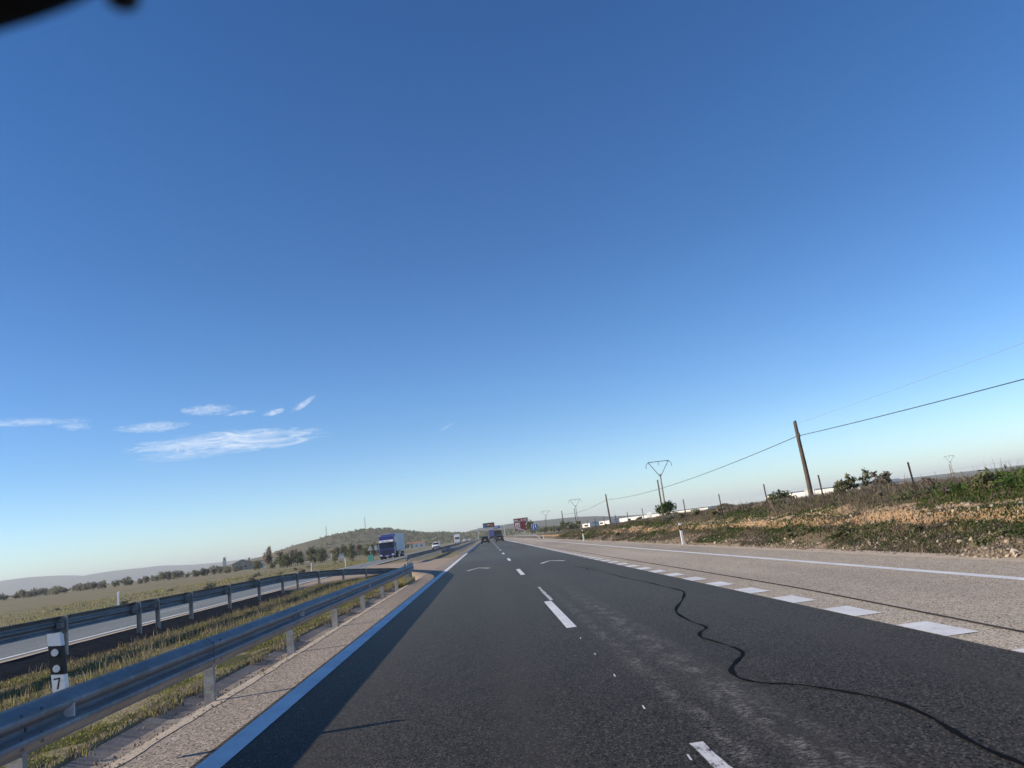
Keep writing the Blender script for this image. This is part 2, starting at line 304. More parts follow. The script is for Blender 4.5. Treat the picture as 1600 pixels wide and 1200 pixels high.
# ---------------------------------------------------------------- helpers
class MB:
    def __init__(s): s.v = []; s.f = []
    def quad(s, *p):
        i = len(s.v); s.v += [tuple(q) for q in p]; s.f.append(tuple(range(i, i+len(p)))); return s
    def box(s, c, d, rz=0, taper=1.0, rx=0):
        i = len(s.v); mt = Matrix.Rotation(rz, 3, 'Z') @ Matrix.Rotation(rx, 3, 'X')
        for k in (-1, 1):
            t = taper if k > 0 else 1.0
            for a, b in ((-1, -1), (1, -1), (1, 1), (-1, 1)):
                p = mt @ Vector((a*d[0]/2*t, b*d[1]/2*t, k*d[2]/2)); s.v.append((c[0]+p.x, c[1]+p.y, c[2]+p.z))
        s.f += [tuple(i+j for j in q) for q in ((3, 2, 1, 0), (4, 5, 6, 7), (0, 1, 5, 4), (1, 2, 6, 5), (2, 3, 7, 6), (3, 0, 4, 7))]; return s
    def tube(s, p0, p1, r0, r1=None, n=8, cap=True):
        r1 = r0 if r1 is None else r1; p0 = Vector(p0); p1 = Vector(p1); d = (p1-p0).normalized()
        a = d.orthogonal().normalized(); b = d.cross(a); i = len(s.v)
        for p, r in ((p0, r0), (p1, r1)):
            for k in range(n):
                t = 2*math.pi*k/n; q = p+(a*math.cos(t)+b*math.sin(t))*r; s.v.append(tuple(q))
        for k in range(n): s.f.append((i+k, i+(k+1) % n, i+n+(k+1) % n, i+n+k))
        if cap: s.f += [tuple(i+k for k in reversed(range(n))), tuple(i+n+k for k in range(n))]
        return s
    def path(s, pts, r, n=5):
        for a, b in zip(pts[:-1], pts[1:]): s.tube(a, b, r, r, n, False)
        return s
    def prism(s, poly, axis, a, b, sa=1.0, sb=1.0):
        """extrude 2D polygon along axis ('x': poly=(y,z); 'y': poly=(x,z); 'z': poly=(x,y)) from a to b"""
        i = len(s.v); n = len(poly)
        cx = sum(p[0] for p in poly)/n; cy = sum(p[1] for p in poly)/n
        for t, sc in ((a, sa), (b, sb)):
            for u, v in poly:
                u = cx+(u-cx)*sc; v = cy+(v-cy)*sc
                s.v.append((t, u, v) if axis == 'x' else (u, t, v) if axis == 'y' else (u, v, t))
        for k in range(n): s.f.append((i+k, i+(k+1) % n, i+n+(k+1) % n, i+n+k))
        s.f += [tuple(i+k for k in reversed(range(n))), tuple(i+n+k for k in range(n))]; return s
    def loft(s, rings, close=True, cap=True):
        i = len(s.v); n = len(rings[0])
        for r in rings: s.v += [tuple(p) for p in r]
        for a in range(len(rings)-1):
            for k in range(n if close else n-1):
                s.f.append((i+a*n+k, i+a*n+(k+1) % n, i+(a+1)*n+(k+1) % n, i+(a+1)*n+k))
        if cap and close:
            s.f += [tuple(i+k for k in reversed(range(n))), tuple(i+(len(rings)-1)*n+k for k in range(n))]
        return s
    def mesh(s, name, mat, smooth=False):
        me = bpy.data.meshes.new(name); me.from_pydata(s.v, [], s.f); me.update()
        if mat is not None: me.materials.append(mat)
        import bmesh
        bm = bmesh.new(); bm.from_mesh(me); bmesh.ops.recalc_face_normals(bm, faces=bm.faces); bm.to_mesh(me); bm.free()
        if smooth: me.shade_smooth()
        return me
    def build(s, name, mat, parent=None, smooth=False, bevel=0, loc=None):
        o = bpy.data.objects.new(name, s.mesh(name, mat, smooth)); COL.objects.link(o)
        if parent is not None: o.parent = parent
        if loc is not None: o.location = loc
        if bevel:
            m = o.modifiers.new('bevel', 'BEVEL'); m.width = bevel; m.segments = 2; m.limit_method = 'ANGLE'
        return o
def inst(name, me, parent=None, loc=(0, 0, 0), rot=(0, 0, 0), sc=(1, 1, 1)):
    o = bpy.data.objects.new(name, me); COL.objects.link(o); o.parent = parent; o.location = loc; o.rotation_euler = rot; o.scale = sc; return o
def tag(o, label=None, cat=None, group=None, kind=None):
    if label: o['label'] = label
    if cat: o['category'] = cat
    if group: o['group'] = group
    if kind: o['kind'] = kind
    return o
def thing(name, label, cat, loc=(0, 0, 0), rz=0, group=None, sc=None):
    o = bpy.data.objects.new(name, None); COL.objects.link(o); o.location = loc; o.rotation_euler = (0, 0, rz); o.empty_display_size = 0.2
    if sc: o.scale = (sc, sc, sc)
    return tag(o, label, cat, group)
def copy_tree(o, parent=None):
    c = o.copy(); COL.objects.link(c); c.parent = parent
    for ch in list(o.children): copy_tree(ch, c)
    return c
def np_mesh(name, V, tris=None, quads=None, mat=None, col=None, smooth=False, attr=None):
    me = bpy.data.meshes.new(name); me.vertices.add(len(V)); me.vertices.foreach_set('co', np.asarray(V, np.float32).ravel())
    nt = 0 if tris is None else len(tris); nq = 0 if quads is None else len(quads)
    idx = np.concatenate(([np.asarray(tris).ravel()] if nt else [])+([np.asarray(quads).ravel()] if nq else [])).astype(np.int32)
    st = np.concatenate((np.arange(nt)*3, nt*3+np.arange(nq)*4)).astype(np.int32)
    me.loops.add(len(idx)); me.loops.foreach_set('vertex_index', idx); me.polygons.add(nt+nq); me.polygons.foreach_set('loop_start', st)
    try: me.polygons.foreach_set('loop_total', np.concatenate((np.full(nt, 3), np.full(nq, 4))).astype(np.int32))
    except Exception: pass
    if col is not None:
        a = me.color_attributes.new('col', 'FLOAT_COLOR', 'POINT'); c4 = np.ones((len(V), 4), np.float32); c4[:, :3] = col; a.data.foreach_set('color', c4.ravel())
    if attr is not None:
        a = me.attributes.new(attr[0], 'FLOAT', 'POINT'); a.data.foreach_set('value', np.asarray(attr[1], np.float32).ravel())
    me.update(calc_edges=True); me.validate()
    if smooth: me.shade_smooth()
    if mat is not None: me.materials.append(mat)
    return me
def vnoise(x, y, seed=0):
    """value noise, vectorised"""
    x = np.asarray(x, float); y = np.asarray(y, float); xi = np.floor(x).astype(np.int64); yi = np.floor(y).astype(np.int64)
    fx = x-xi; fy = y-yi; fx = fx*fx*(3-2*fx); fy = fy*fy*(3-2*fy)
    def h(a, b):
        n = (a*374761393+b*668265263+seed*144665) & 0x7fffffff; n = ((n ^ (n >> 13))*1274126177) & 0x7fffffff; return ((n ^ (n >> 16)) & 0xffff)/65535.0
    return (h(xi, yi)*(1-fx)+h(xi+1, yi)*fx)*(1-fy)+(h(xi, yi+1)*(1-fx)+h(xi+1, yi+1)*fx)*fy
def fbm(x, y, oct=4, seed=0):
    a = 0; w = 0.5
    for k in range(oct): a = a+w*vnoise(np.asarray(x)*2**k, np.asarray(y)*2**k, seed+k*17); w *= 0.5
    return a

# ---------------------------------------------------------------- terrain
LX = np.array([-9000, -400, -120, -60, -30, -22, -20.2, -19.4, -10.8, -10.55, -9.75, -9.0, -7.0, -4.12, -4.05, -3.40, -3.36, 9.1, 9.2])
LZ = np.array([-0.2, -0.2, -0.3, -0.35, -0.38, -0.45, -0.36, -0.32, 0.08, 0.125, -0.14, -0.14, -0.09, -0.02, -0.20, -0.22, -0.10, -0.08, -0.06])
BXR = np.array([0.0, 0.6, 1.2, 1.75, 1.95, 2.3, 3.1, 4.2, 6.0, 9.0])            # offset from the foot
BZR = np.array([0.0, 0.16, 0.38, 0.60, 0.84, 0.96, 1.22, 1.42, 1.48, 1.44])
def bank_t(y): return np.interp(y, [0, 45, 70, 117, 180, 260, 900], [1.0, 0.97, 0.85, 0.52, 0.36, 0.25, 0.1])
def G(x, y):
    x = np.asarray(x, float); y = np.asarray(y, float)
    z = np.interp(x, LX, LZ)
    op = np.clip((y-38)/6, 0, 1)*np.clip((10.7+x)/0.5, 0, 1)*np.clip((-3.3-x)/0.3, 0, 1)       # median falls to the crossing's level
    z = np.where(op > 0, z*(1-op)+op*np.interp(x, [-10.6, -3.3], [0.06, -0.09]), z)
    zr = np.interp(x-9.2, BXR, BZR)*bank_t(y)-0.05
    return np.where(x > 9.2, zr, z)
YR = [35.5, 37.2, 40, 43.5, 47.5, 51, 54]; XR = [-3.51, -3.60, -3.85, -4.3, -4.9, -5.5, -5.9]
YF = [39.4, 42.0, 44.6, 47.2, 49.6, 51.8, 54.0]; XF = [-10.2, -10.05, -9.5, -8.65, -7.7, -6.8, -5.9]
def tip(x, y):          # metres inside the grassy tip where the two barriers meet
    return np.minimum(np.minimum(x-np.interp(y, YF, XF), np.interp(y, YR, XR)-x), 54-np.asarray(y, float))
def grid_sheet(name, xs, ys, zf, mat, smooth=True, band=None):
    X, Y = np.meshgrid(xs, ys); Z = zf(X, Y); nx = len(xs); ny = len(ys)
    V = np.stack([X.ravel(), Y.ravel(), Z.ravel()], 1); i = np.arange(nx*ny).reshape(ny, nx)
    q = np.stack([i[:-1, :-1].ravel(), i[:-1, 1:].ravel(), i[1:, 1:].ravel(), i[1:, :-1].ravel()], 1)
    return np_mesh(name, V, None, q, mat, None, smooth, ('band', band(X, Y).ravel()) if band else None)
xs = np.concatenate(([-9000, -6000, -4000, -2500, -1500, -900, -600, -400], np.arange(-320, -60, 12), np.arange(-60, -19.5, 2.0), [-20.2, -19.4, -15, -12, -10.8, -10.55, -10.4, -10.1, -9.75, -9.4, -9.0, -8.5, -8.0, -7.45, -7.0, -6.6, -6.1, -5.6, -5.1, -4.6, -4.3, -4.12, -4.05, -3.40, -3.36, -2, 2, 6, 9.1, 9.2],
                     np.arange(9.6, 16, 0.5), [18, 22, 28, 36, 50, 70, 100, 150, 250, 400, 700, 1200, 2000, 3500, 6000, 9000]))
ys = np.concatenate(([-300, -100, -50], np.arange(-20, 60, 1.5), np.arange(60, 200, 6), np.arange(200, 500, 20), [550, 650, 800, 1000, 1300, 1700, 2300, 3200, 4500, 6500, 10000]))
def gz_rough(X, Y):
    Z = G(X, Y)
    far = np.clip((np.abs(X+5)-16)/40, 0, 1)
    Z = Z+far*(fbm(X*0.03, Y*0.03, 3, 5)-0.45)*0.7
    med = ((X > -9.4) & (X < -4.2))
    return Z+med*(fbm(X*1.5, Y*0.8, 3, 9)-0.45)*0.12-((X > 9.25) & (X < 15.8) & (Y > 4) & (Y < 200))*0.25
ground = bpy.data.objects.new('ground', grid_sheet('ground', xs, ys, gz_rough, M['ground'])); COL.objects.link(ground)
tag(ground, 'open flat farmland on both sides of the motorway', 'ground', None, 'structure')
# median turf: finer sheet over the ground
xm = np.linspace(-10.6, -4.06, 34); ym = np.arange(2, 54, 0.25)
def med_z(X, Y): return G(X, Y)+0.012+(fbm(X*2.2, Y*1.3, 3, 3)-0.45)*0.10*np.clip((X+10.0)/0.8, 0, 1)*np.clip((-4.06-X)/0.25, 0, 1)-(Y > 36)*np.clip(-tip(X, Y)*0.8, 0, 0.25)
med = bpy.data.objects.new('median_strip', grid_sheet('median_strip', xm, ym, med_z, M['median'])); COL.objects.link(med)
tag(med, 'grassy earth strip between the two crash barriers', 'median', None, 'structure')
# embankment, right side
xb = np.concatenate((np.arange(9.15, 13.4, 0.09), np.arange(13.4, 16.6, 0.4))); yb = np.concatenate((np.arange(6, 48, 0.16), np.arange(48, 120, 0.6), np.arange(120, 205, 3)))
def crest(Y): return (fbm(Y*0.23, Y*0+3.1, 3, 21)-0.45)*0.9
def bank_z(X, Y):
    fade = np.clip((X-9.15)/0.5, 0, 1)*np.clip((16.5-X)/1.5, 0, 1)
    Z = G(X+crest(Y)*np.clip((X-9.4)/1.2, 0, 1)*0.45, Y)+0.02
    return Z+fade*((fbm(X*2.1, Y*1.5, 4, 31)-0.46)*0.26+(fbm(X*0.7, Y*0.4, 2, 33)-0.4)*0.22)-(1-np.clip((16.6-X)/0.6, 0, 1))*0.3
def bank_band(X, Y):
    off = X-9.2+crest(Y)*np.clip((X-9.4)/1.2, 0, 1)*0.45
    return np.interp(off, [0, 0.6, 1.2, 1.6, 1.72, 1.98, 2.15, 3.0, 9], [0.0, 0.15, 0.3, 0.38, 0.47, 0.56, 0.60, 0.75, 1.0])
bank = bpy.data.objects.new('embankment', grid_sheet('embankment', xb, yb, bank_z, M['bank'], True, bank_band)); COL.objects.link(bank)
tag(bank, 'low earth embankment with an exposed orange soil band right of the road', 'embankment', None, 'structure')

# ---------------------------------------------------------------- roads
def strip(name, x0, x1, y0, y1, z, mat, parent=None, z1=None, rag=0, step=None):
    """ribbon along y; z at x0, z1 at x1"""
    z1 = z if z1 is None else z1; b = MB(); n = 2 if step is None else max(2, int((y1-y0)/step)+1)
    yy = np.linspace(y0, y1, n); i = 0
    for k, y in enumerate(yy):
        ra = rag*(fbm(y*1.7, 1.0, 4, 3)-0.47)*2 if rag else 0; rb = rag*(fbm(y*2.1, 9.0, 4, 8)-0.47)*2 if rag else 0
        b.v += [(x0+ra, y, z), (x1+rb, y, z1)]
        if k: b.f.append((2*k-2, 2*k-1, 2*k+1, 2*k))
    return b.build(name, mat, parent)
def rect(name, x0, x1, y0, y1, z, mat, parent, skew=0):
    return MB().quad((x0, y0, z), (x1, y0, z), (x1, y1, z), (x0, y1, z)).build(name, mat, parent)
road = tag(strip('road', -2.60, 4.455, -20, 2200, 0.0, M['asphalt']), 'fresh dark asphalt carriageway with two lanes', 'road', None, 'structure')
merge = tag(strip('merging_lane', 4.435, 9.18, -20, 2200, -0.005, M['shoulder'], rag=0), 'older pale grey asphalt merging lane and hard shoulder', 'lane', None, 'structure')
lsh = tag(strip('inner_shoulder', -3.40, -2.58, -20, 2200, -0.012, M['inner_shoulder'], None, -0.005, 0.0), 'narrow pale asphalt shoulder beside the near crash barrier', 'shoulder', None, 'structure')
edge = tag(strip('gravel_edge', -3.50, -3.36, -2, 36.5, -0.012, M['dust'], None, -0.006, 0.035, 0.12), 'pale crumbling gravel edge between shoulder and drain', 'gravel', None, 'structure')
tag(strip('verge_edge', 9.0, 9.5, -20, 205, 0.0, M['dust'], None, 0.02, 0.10, 0.25), 'gravelly edge at the foot of the embankment', 'gravel', None, 'structure')
lroad = tag(strip('opposite_carriageway', -19.3, -10.78, -30, 2200, -0.21, M['asphalt_left'], None, 0.165), 'grey asphalt carriageway for oncoming traffic beyond the median', 'road', None, 'structure')
strip('gravel_strip', -10.80, -10.52, -30, 46, 0.16, M['dust'], lroad, 0.16, 0.04, 0.3)
strip('shaded_berm', -10.56, -9.68, -30, 46, 0.160, M['berm'], lroad, -0.085, 0.05, 0.3)  # slope below the carriageway edge, its shade painted in as dark colour
def cross_z(X, Y):
    w = np.clip(0.5-tip(X, Y)/0.7+(fbm(X*1.5, Y*1.2, 3, 14)-0.45)*0.8, 0, 1)*np.clip((79-Y)/2.5, 0, 1)*np.clip((Y-36.2)/0.6, 0, 1); base_ = np.interp(X, [-10.82, -3.33], [0.150, -0.016])
    return base_*w+(1-w)*(G(X, Y)-0.12)
cross = bpy.data.objects.new('median_crossing', grid_sheet('median_crossing', np.linspace(-10.82, -3.37, 40), np.arange(36, 79.5, 0.4), cross_z, M['tan'])); COL.objects.link(cross)
cross = tag(cross, 'tan compacted gravel crossing through the gap in the median', 'crossing', None, 'structure')
zp = 0.004
strip('edge_line', -2.545, -2.30, -20, 2200, zp, M['paint'], road)
strip('edge_line', 7.52, 7.72, -20, 2200, zp-0.004, M['paint'], merge)
P0 = 12.65
for k in range(1, 60):
    y = P0+17*(k-1); rect('lane_dash', 1.055, 1.215, y, y+5.0, zp, M['paint'], road)
strip('old_lane_dash', 1.19, 1.30, 1.0, 5.66, zp, M['paint_rough'], road, None, 0.03, 0.08)
strip('old_paint_sliver', 1.20, 1.27, 17.75, 22.3, zp+0.003, M['paint_old'], road, None, 0.02, 0.15)
for k, y in enumerate((5.30, 6.80, 8.32, 9.80, 11.30)):
    b = MB(); b.quad((1.110, y, zp), (1.124, y-0.01, zp), (1.130, y+0.12, zp), (1.118, y+0.13, zp)); b.build('layout_tick', M['paint'], road)
dashme = MB().quad((-0.175, -0.5, 0), (0.175, -0.5, 0), (0.175, 0.5, 0), (-0.175, 0.5, 0)).mesh('merge_dash', M['paint_worn'])
for k in range(-4, 60):
    y = 8.62+2*k; inst('merge_dash', dashme, merge, (4.635, y, zp-0.002), (0, 0, random.uniform(-0.006, 0.006)))
strip('edge_line', 4.46, 4.81, 128.2, 2200, zp-0.002, M['paint_worn'], merge)
def chevron(cx, y):
    t = 0.11
    b = MB(); z = zp
    b.quad((cx-0.62, y-2.1, z), (cx-0.62+t*1.3, y-2.3, z), (cx, y-0.34, z), (cx, y, z))
    b.quad((cx, y, z), (cx, y-0.34, z), (cx+0.62-t*1.3, y-2.3, z), (cx+0.62, y-2.1, z))
    b.build('chevron_mark', M['paint'], road)
for cx in (-0.62, 2.87):
    for y in (41.8 if cx < 0 else 39.6, 111, 181): chevron(cx, y)
SEAL = [(3.5, 30), (3.5, 25), (3.53, 21.81), (3.67, 19.25), (3.69, 17.74), (3.73, 16.21), (3.63, 15.57), (3.33, 14.5), (2.94, 13.34), (2.79, 12.56), (2.74, 11.59), (2.75, 10.85), (2.56, 10.45), (2.47, 10.06), (2.51, 9.64), (2.57, 8.96), (2.52, 8.6), (2.34, 8.25), (2.18, 7.91), (2.12, 7.55), (2.16, 7.3), (2.26, 7.11), (2.46, 6.89), (2.66, 6.43), (2.79, 6.02), (2.79, 5.5), (2.72, 5.04), (2.69, 4.69), (2.69, 4.2), (2.6, 3)]
def ribbon(name, pts, wfun, z, mat, parent, sub=6):
    P = [Vector((*p, 0)) for p in pts]; Q = []
    for i in range(len(P)-1):
        p0 = P[max(i-1, 0)]; p1 = P[i]; p2 = P[i+1]; p3 = P[min(i+2, len(P)-1)]
        for k in range(sub):
            t = k/sub; Q.append(0.5*((2*p1)+(p2-p0)*t+(2*p0-5*p1+4*p2-p3)*t*t+(3*p1-p0-3*p2+p3)*t**3))
    Q.append(P[-1]); b = MB()
    for i, q in enumerate(Q):
        d = (Q[min(i+1, len(Q)-1)]-Q[max(i-1, 0)]).normalized(); nrm = Vector((-d.y, d.x, 0)); w = wfun(q, i)
        b.v += [tuple(q+nrm*w+Vector((0, 0, z))), tuple(q-nrm*w+Vector((0, 0, z)))]
        if i: b.f.append((2*i-2, 2*i-1, 2*i+1, 2*i))
    return b.build(name, mat, parent)
ribbon('crack_sealant', SEAL, lambda q, i: (0.014+0.007*math.sin(i*0.7)+0.008*random.random())*(1.0 if q.y < 18 else max(0.25, 1-(q.y-18)/14)), zp+0.002, M['bitumen'], road)
ribbon('joint_sealant', [(4.95, 2), (5.02, 6), (5.06, 7.8), (5.18, 11), (5.28, 14.2), (5.31, 19), (5.30, 24), (5.25, 40), (5.2, 70), (5.1, 120)], lambda q, i: 0.028+0.006*random.random(), zp-0.002, M['bitumen_brown'], merge)
ribbon('crack_sealant', [(3.20, 31), (3.35, 29), (3.30, 27.5), (3.42, 26.4)], lambda q, i: 0.016, zp+0.002, M['bitumen'], road)
# opposite carriageway markings (crossfall)
def lz(x): return -0.21+(x+19.3)/8.52*0.375
for x0, x1 in ((-11.33, -11.08), (-18.35, -18.08)):
    strip('edge_line', x0, x1, -30, 2200, lz(x0)+0.005, M['paint'], lroad, lz(x1)+0.005)
for k in range(50):
    y = 2+17*k; b = MB(); b.quad((-14.8, y, lz(-14.8)+0.005), (-14.64, y, lz(-14.64)+0.005), (-14.64, y+5, lz(-14.64)+0.005), (-14.8, y+5, lz(-14.8)+0.005)); b.build('lane_dash', M['paint'], lroad)
# concrete drain slabs
drain = bpy.data.objects.new('drain_channel', None); COL.objects.link(drain); tag(drain, 'shallow concrete slab drain along the inner shoulder', 'drain', None, 'structure')
sl = MB(); prof = [(-0.31, -0.03), (-0.10, -0.085), (0.06, -0.085), (0.30, -0.018), (0.30, -0.20), (-0.31, -0.20)]
sl.prism(prof, 'y', -0.492, 0.492); slme = sl.mesh('slab', M['concrete'])
for k in range(35): inst('slab', slme, drain, (-3.76+random.uniform(-0.006, 0.006), 2+k, random.uniform(-0.010, 0.003)), (random.uniform(-0.008, 0.008), random.uniform(-0.012, 0.012), 0))

# ---------------------------------------------------------------- crash barriers
WP = [(0.002, 0.000), (0.006, 0.018), (0.020, 0.034), (0.062, 0.066), (0.078, 0.084), (0.083, 0.104), (0.078, 0.122), (0.062, 0.134), (0.022, 0.156), (0.010, 0.172), (0.010, 0.188), (0.022, 0.204),
      (0.062, 0.226), (0.078, 0.238), (0.083, 0.256), (0.078, 0.276), (0.062, 0.294), (0.020, 0.330), (0.006, 0.344), (0.002, 0.360)]      # (outwards, up)
def beam_mesh(pts, side, zt):
    """W beam along pts [(x,y,ztop_base)], ribs to 'side' (+1 right of travel); zt = beam top above base"""
    rings = []
    for i, p in enumerate(pts):
        a = Vector(pts[max(i-1, 0)]); c = Vector(pts[min(i+1, len(pts)-1)]); d = (c-a); d.z = 0; d.normalize(); n = Vector((d.y, -d.x, 0))*side
        rings.append([Vector(p)+n*o+Vector((0, 0, zt-0.36+h)) for o, h in WP])
    b = MB(); b.loft(rings, False, False); me = b.mesh('beam', M['galv'])
    return me
def beam(pts, side, zt, parent):
    me = beam_mesh(pts, side, zt); o = inst('beam', me, parent)
    m = o.modifiers.new('thick', 'SOLIDIFY'); m.thickness = 0.004; m.offset = 0
    return o
pc = MB()        # C-section post: web faces traffic
h = 1.0; t = 0.006
pc.prism([(-0.06, -0.03), (0.06, -0.03), (0.06, 0.03), (0.054, 0.03), (0.054, -0.024), (-0.054, -0.024), (-0.054, 0.03), (-0.06, 0.03)], 'z', -0.4, 0.745)
post_me = pc.mesh('post', M['galv_dull'])
spacer_me = MB().prism([(-0.06, 0.0), (0.06, 0.012), (0.06, 0.10), (-0.06, 0.13)], 'x', -0.07, 0.07).mesh('spacer', M['galv_dull'])
bolt_me = MB().tube((0, 0, 0), (0.016, 0, 0), 0.017, 0.013, 6).mesh('bolt', M['bolt'])
refl_me = MB().prism([(-0.01, 0.0), (0.085, 0.005), (0.085, 0.105), (0.05, 0.10), (0.015, 0.08), (-0.01, 0.055)], 'y', -0.006, 0.006).mesh('reflector', M['reflector'])
reflb_me = MB().prism([(-0.015, 0.0), (0.03, 0.0), (0.03, 0.10), (-0.015, 0.075)], 'y', 0.007, 0.03).mesh('reflector_bracket', M['bolt'])
# near barrier with rounded nose that returns to the far barrier
near = thing('crash_barrier', 'long grey steel crash barrier beside the left road edge, nearest to the viewer', 'crash barrier', (-3.55, 5, 0))
def loc_(o, par): return o
XB = -3.425
def rel(par, pts): return [(x-par.location.x, y-par.location.y, z-par.location.z) for x, y, z in pts]
def jit(k): return random.uniform(-0.008, 0.008)
ysp = [-1.8+4*k for k in range(10)]          # posts -1.8 .. 34.2
for a, c in zip(ysp[:-1], ysp[1:]):
    s = 0.004 if (ysp.index(a) % 2) else 0.0
    beam(rel(near, [(XB-0.083+s, a-0.16, jit(0)*0), (XB-0.083+s, c+0.16, 0)]), 1, 0.75, near)
nose = [(-3.508, 34.0, 0), (-3.51, 35.5, 0), (-3.60, 37.2, 0), (-3.85, 40.0, 0), (-4.3, 43.5, -0.05), (-4.9, 47.5, -0.2), (-5.5, 51.0, -0.38), (-5.9, 54.0, -0.55)]
beam(rel(near, nose[:4]), 1, 0.75, near); beam(rel(near, nose[3:]), 1, 0.752, near)
for y in ysp:
    inst('post', post_me, near, (0, y-5, -0.02), (0, R(random.uniform(-0.8, 0.8)), R(random.uniform(-2, 2))), (1, 1, 1))
    inst('spacer', spacer_me, near, (-0.055, y-5-0.06, 0.50))
for i, (x, y, z) in enumerate(nose[2:6]):
    inst('post', post_me, near, (x-0.10+3.55, y-5-0.05, z-0.02), (0, 0, R(10+5*i)))
for y in ysp[1:6]:
    for dy in (-0.13, 0.13):
        for zz in (0.46, 0.515, 0.625, 0.68): inst('bolt', bolt_me, near, (XB+0.012+3.55-0.03, y-5+dy, zz))
    inst('bolt', bolt_me, near, (XB-0.083+0.02+3.55, y-5, 0.57))
for y in (6.75, 14.75, 22.95, 31.7):
    r_ = inst('reflector', refl_me, near, (XB-0.07+3.55, y-5, 0.535)); inst('reflector_bracket', reflb_me, r_, (0, 0, 0))
# far barrier
far = thing('crash_barrier', 'grey crash barrier beside the oncoming carriageway seen from behind its posts', 'crash barrier', (-10.15, 20, 0.16))
fy = [-8.4+4*k for k in range(13)]          # to 39.6
for a, c in zip(fy[:-1], fy[1:]):
    beam([(-0.08, a-20-0.16, 0), (-0.08, c-20+0.16, 0)], -1, 0.75, far)
fn = [(-10.23, 39.4, 0.16), (-10.05, 42.0, 0.13), (-9.5, 44.6, 0.06), (-8.65, 47.2, -0.06), (-7.7, 49.6, -0.22), (-6.8, 51.8, -0.40), (-5.9, 54.0, -0.58)]
beam([(x+10.15, y-20, z-0.16) for x, y, z in fn], -1, 0.75, far)
fpost_me = MB().prism([(-0.06, -0.03), (0.06, -0.03), (0.06, 0.03), (0.054, 0.03), (0.054, -0.024), (-0.054, -0.024), (-0.054, 0.03), (-0.06, 0.03)], 'z', -0.6, 0.755).mesh('post', M['galv_dull'])
for y in fy+[24.9]:
    inst('post', fpost_me, far, (0.06, y-20, -0.0), (0, R(random.uniform(-1, 1)), R(180+random.uniform(-3, 3)))); inst('spacer', spacer_me, far, (-0.01, y-20-0.06, 0.48))
for x, y, z in fn[1:5]: inst('post', fpost_me, far, (x+10.15+0.12, y-20-0.04, z-0.16), (0, 0, R(160)))
# barriers beyond the crossing
def rail_run(label, x, y0, y1, zb, side, nosepts, step):
    o = thing('crash_barrier', label, 'crash barrier', (x, y0, zb))
    if nosepts: beam([(px-x, py-y0, pz-zb) for px, py, pz in nosepts], side, 0.75, o)
    y = y0
    while y < y1:
        L = 12 if y > y0+60 else 4*1.0
        beam([(-0.08*side, y-y0-0.15, 0), (-0.08*side, min(y+L, y1)-y0+0.15, 0)], side, 0.75, o); y += L
    y = y0
    while y < min(y1, y0+130):
        inst('post', post_me, o, (-0.06*side, y-y0, -0.02)); y += step
    return o
rail_run('crash barrier on close-set posts starting beyond the tan median crossing', -7.1, 71, 460, 0.03, -1, [(-6.98, 68.6, -0.12), (-7.0, 69.8, -0.02), (-7.02, 71.1, 0.03)], 2)
rail_run('distant crash barrier running on along the left road edge past the median gap', -3.45, 92, 460, 0.0, 1, [(-5.0, 85.0, -0.05), (-4.4, 86.4, 0), (-3.85, 88.4, 0), (-3.58, 90.4, 0), (-3.53, 92.1, 0)], 4)
rr = thing('crash_barrier', 'sunlit crash barrier with ramped end at the far right shoulder', 'crash barrier', (9.25, 140, 0))
beam([(0.08, 0, -0.72), (0.06, 4, -0.45), (0.0, 8, -0.16), (0, 12, 0)], -1, 0.75, rr); beam([(0, 12, 0), (0, 40, 0)], -1, 0.75, rr); beam([(0, 40, 0), (-0.2, 140, 0)], -1, 0.75, rr)
for k in range(2, 26): inst('post', post_me, rr, (0.12, 4*k, -0.04-(0.2 if k == 2 else 0)))

# ---------------------------------------------------------------- delineators
def delineator(label, loc, hgt, lean, rz, digit=False, group=None, amber=False, plain=False):
    o = thing('delineator_post', label, 'delineator', loc, rz, group); o.rotation_euler = (0, lean, rz)
    w = 0.065
    body = [(-w, 0.0), (-w*0.8, -0.035), (w*0.8, -0.035), (w, 0.0), (w*0.75, 0.045), (-w*0.75, 0.045)]
    def piece(z0, z1, mat, name, g=0.0, slope=0.0, slope0=0.0):
        b = MB(); ring = [(x*(1+g*10), y*(1+g*14)) for x, y in body]
        r0 = [(x, y, z0+slope0*x) for x, y in ring]; r1 = [(x, y, z1+slope*x-(0.35*y if name == 'cap' else 0)) for x, y in ring]
        b.loft([r0, r1]); return b.build(name, mat, o)
    piece(0.42 if digit else -0.1, hgt-0.335, M['white_plastic'], 'body', 0, -0.18)
    if plain: piece(hgt-0.335, hgt, M['white_plastic'], 'cap', 0, -0.1, -0.18); return o
    bd = piece(hgt-0.335, hgt-0.095, M['black_band'], 'black_band', 0.002, -0.18, -0.18)
    piece(hgt-0.095, hgt, M['white_plastic'], 'cap', 0, -0.1, -0.18)
    for zz in ((hgt-0.150, hgt-0.285) if not amber else (hgt-0.2,)):
        q = MB()
        if amber: q.box((0, -0.0385, zz), (0.05, 0.006, 0.15))
        else: q.tube((-0.002, -0.036, zz), (-0.002, -0.044, zz), 0.031, 0.030, 16)
        q.build('reflector', M['amber'] if amber else M['reflector'], bd)
    if digit:
        z0 = hgt-0.455; b = MB(); yy = -0.0385
        b.quad((-0.034, yy, z0+0.080), (0.020, yy, z0+0.080), (0.020, yy, z0+0.093), (-0.034, yy, z0+0.093))
        b.quad((0.006, yy, z0+0.080), (0.020, yy, z0+0.080), (-0.002, yy, z0), (-0.017, yy, z0))
        dg = b.build('numeral', M['black_band'], o); dg['label'] = 'black numeral 7'
    return o
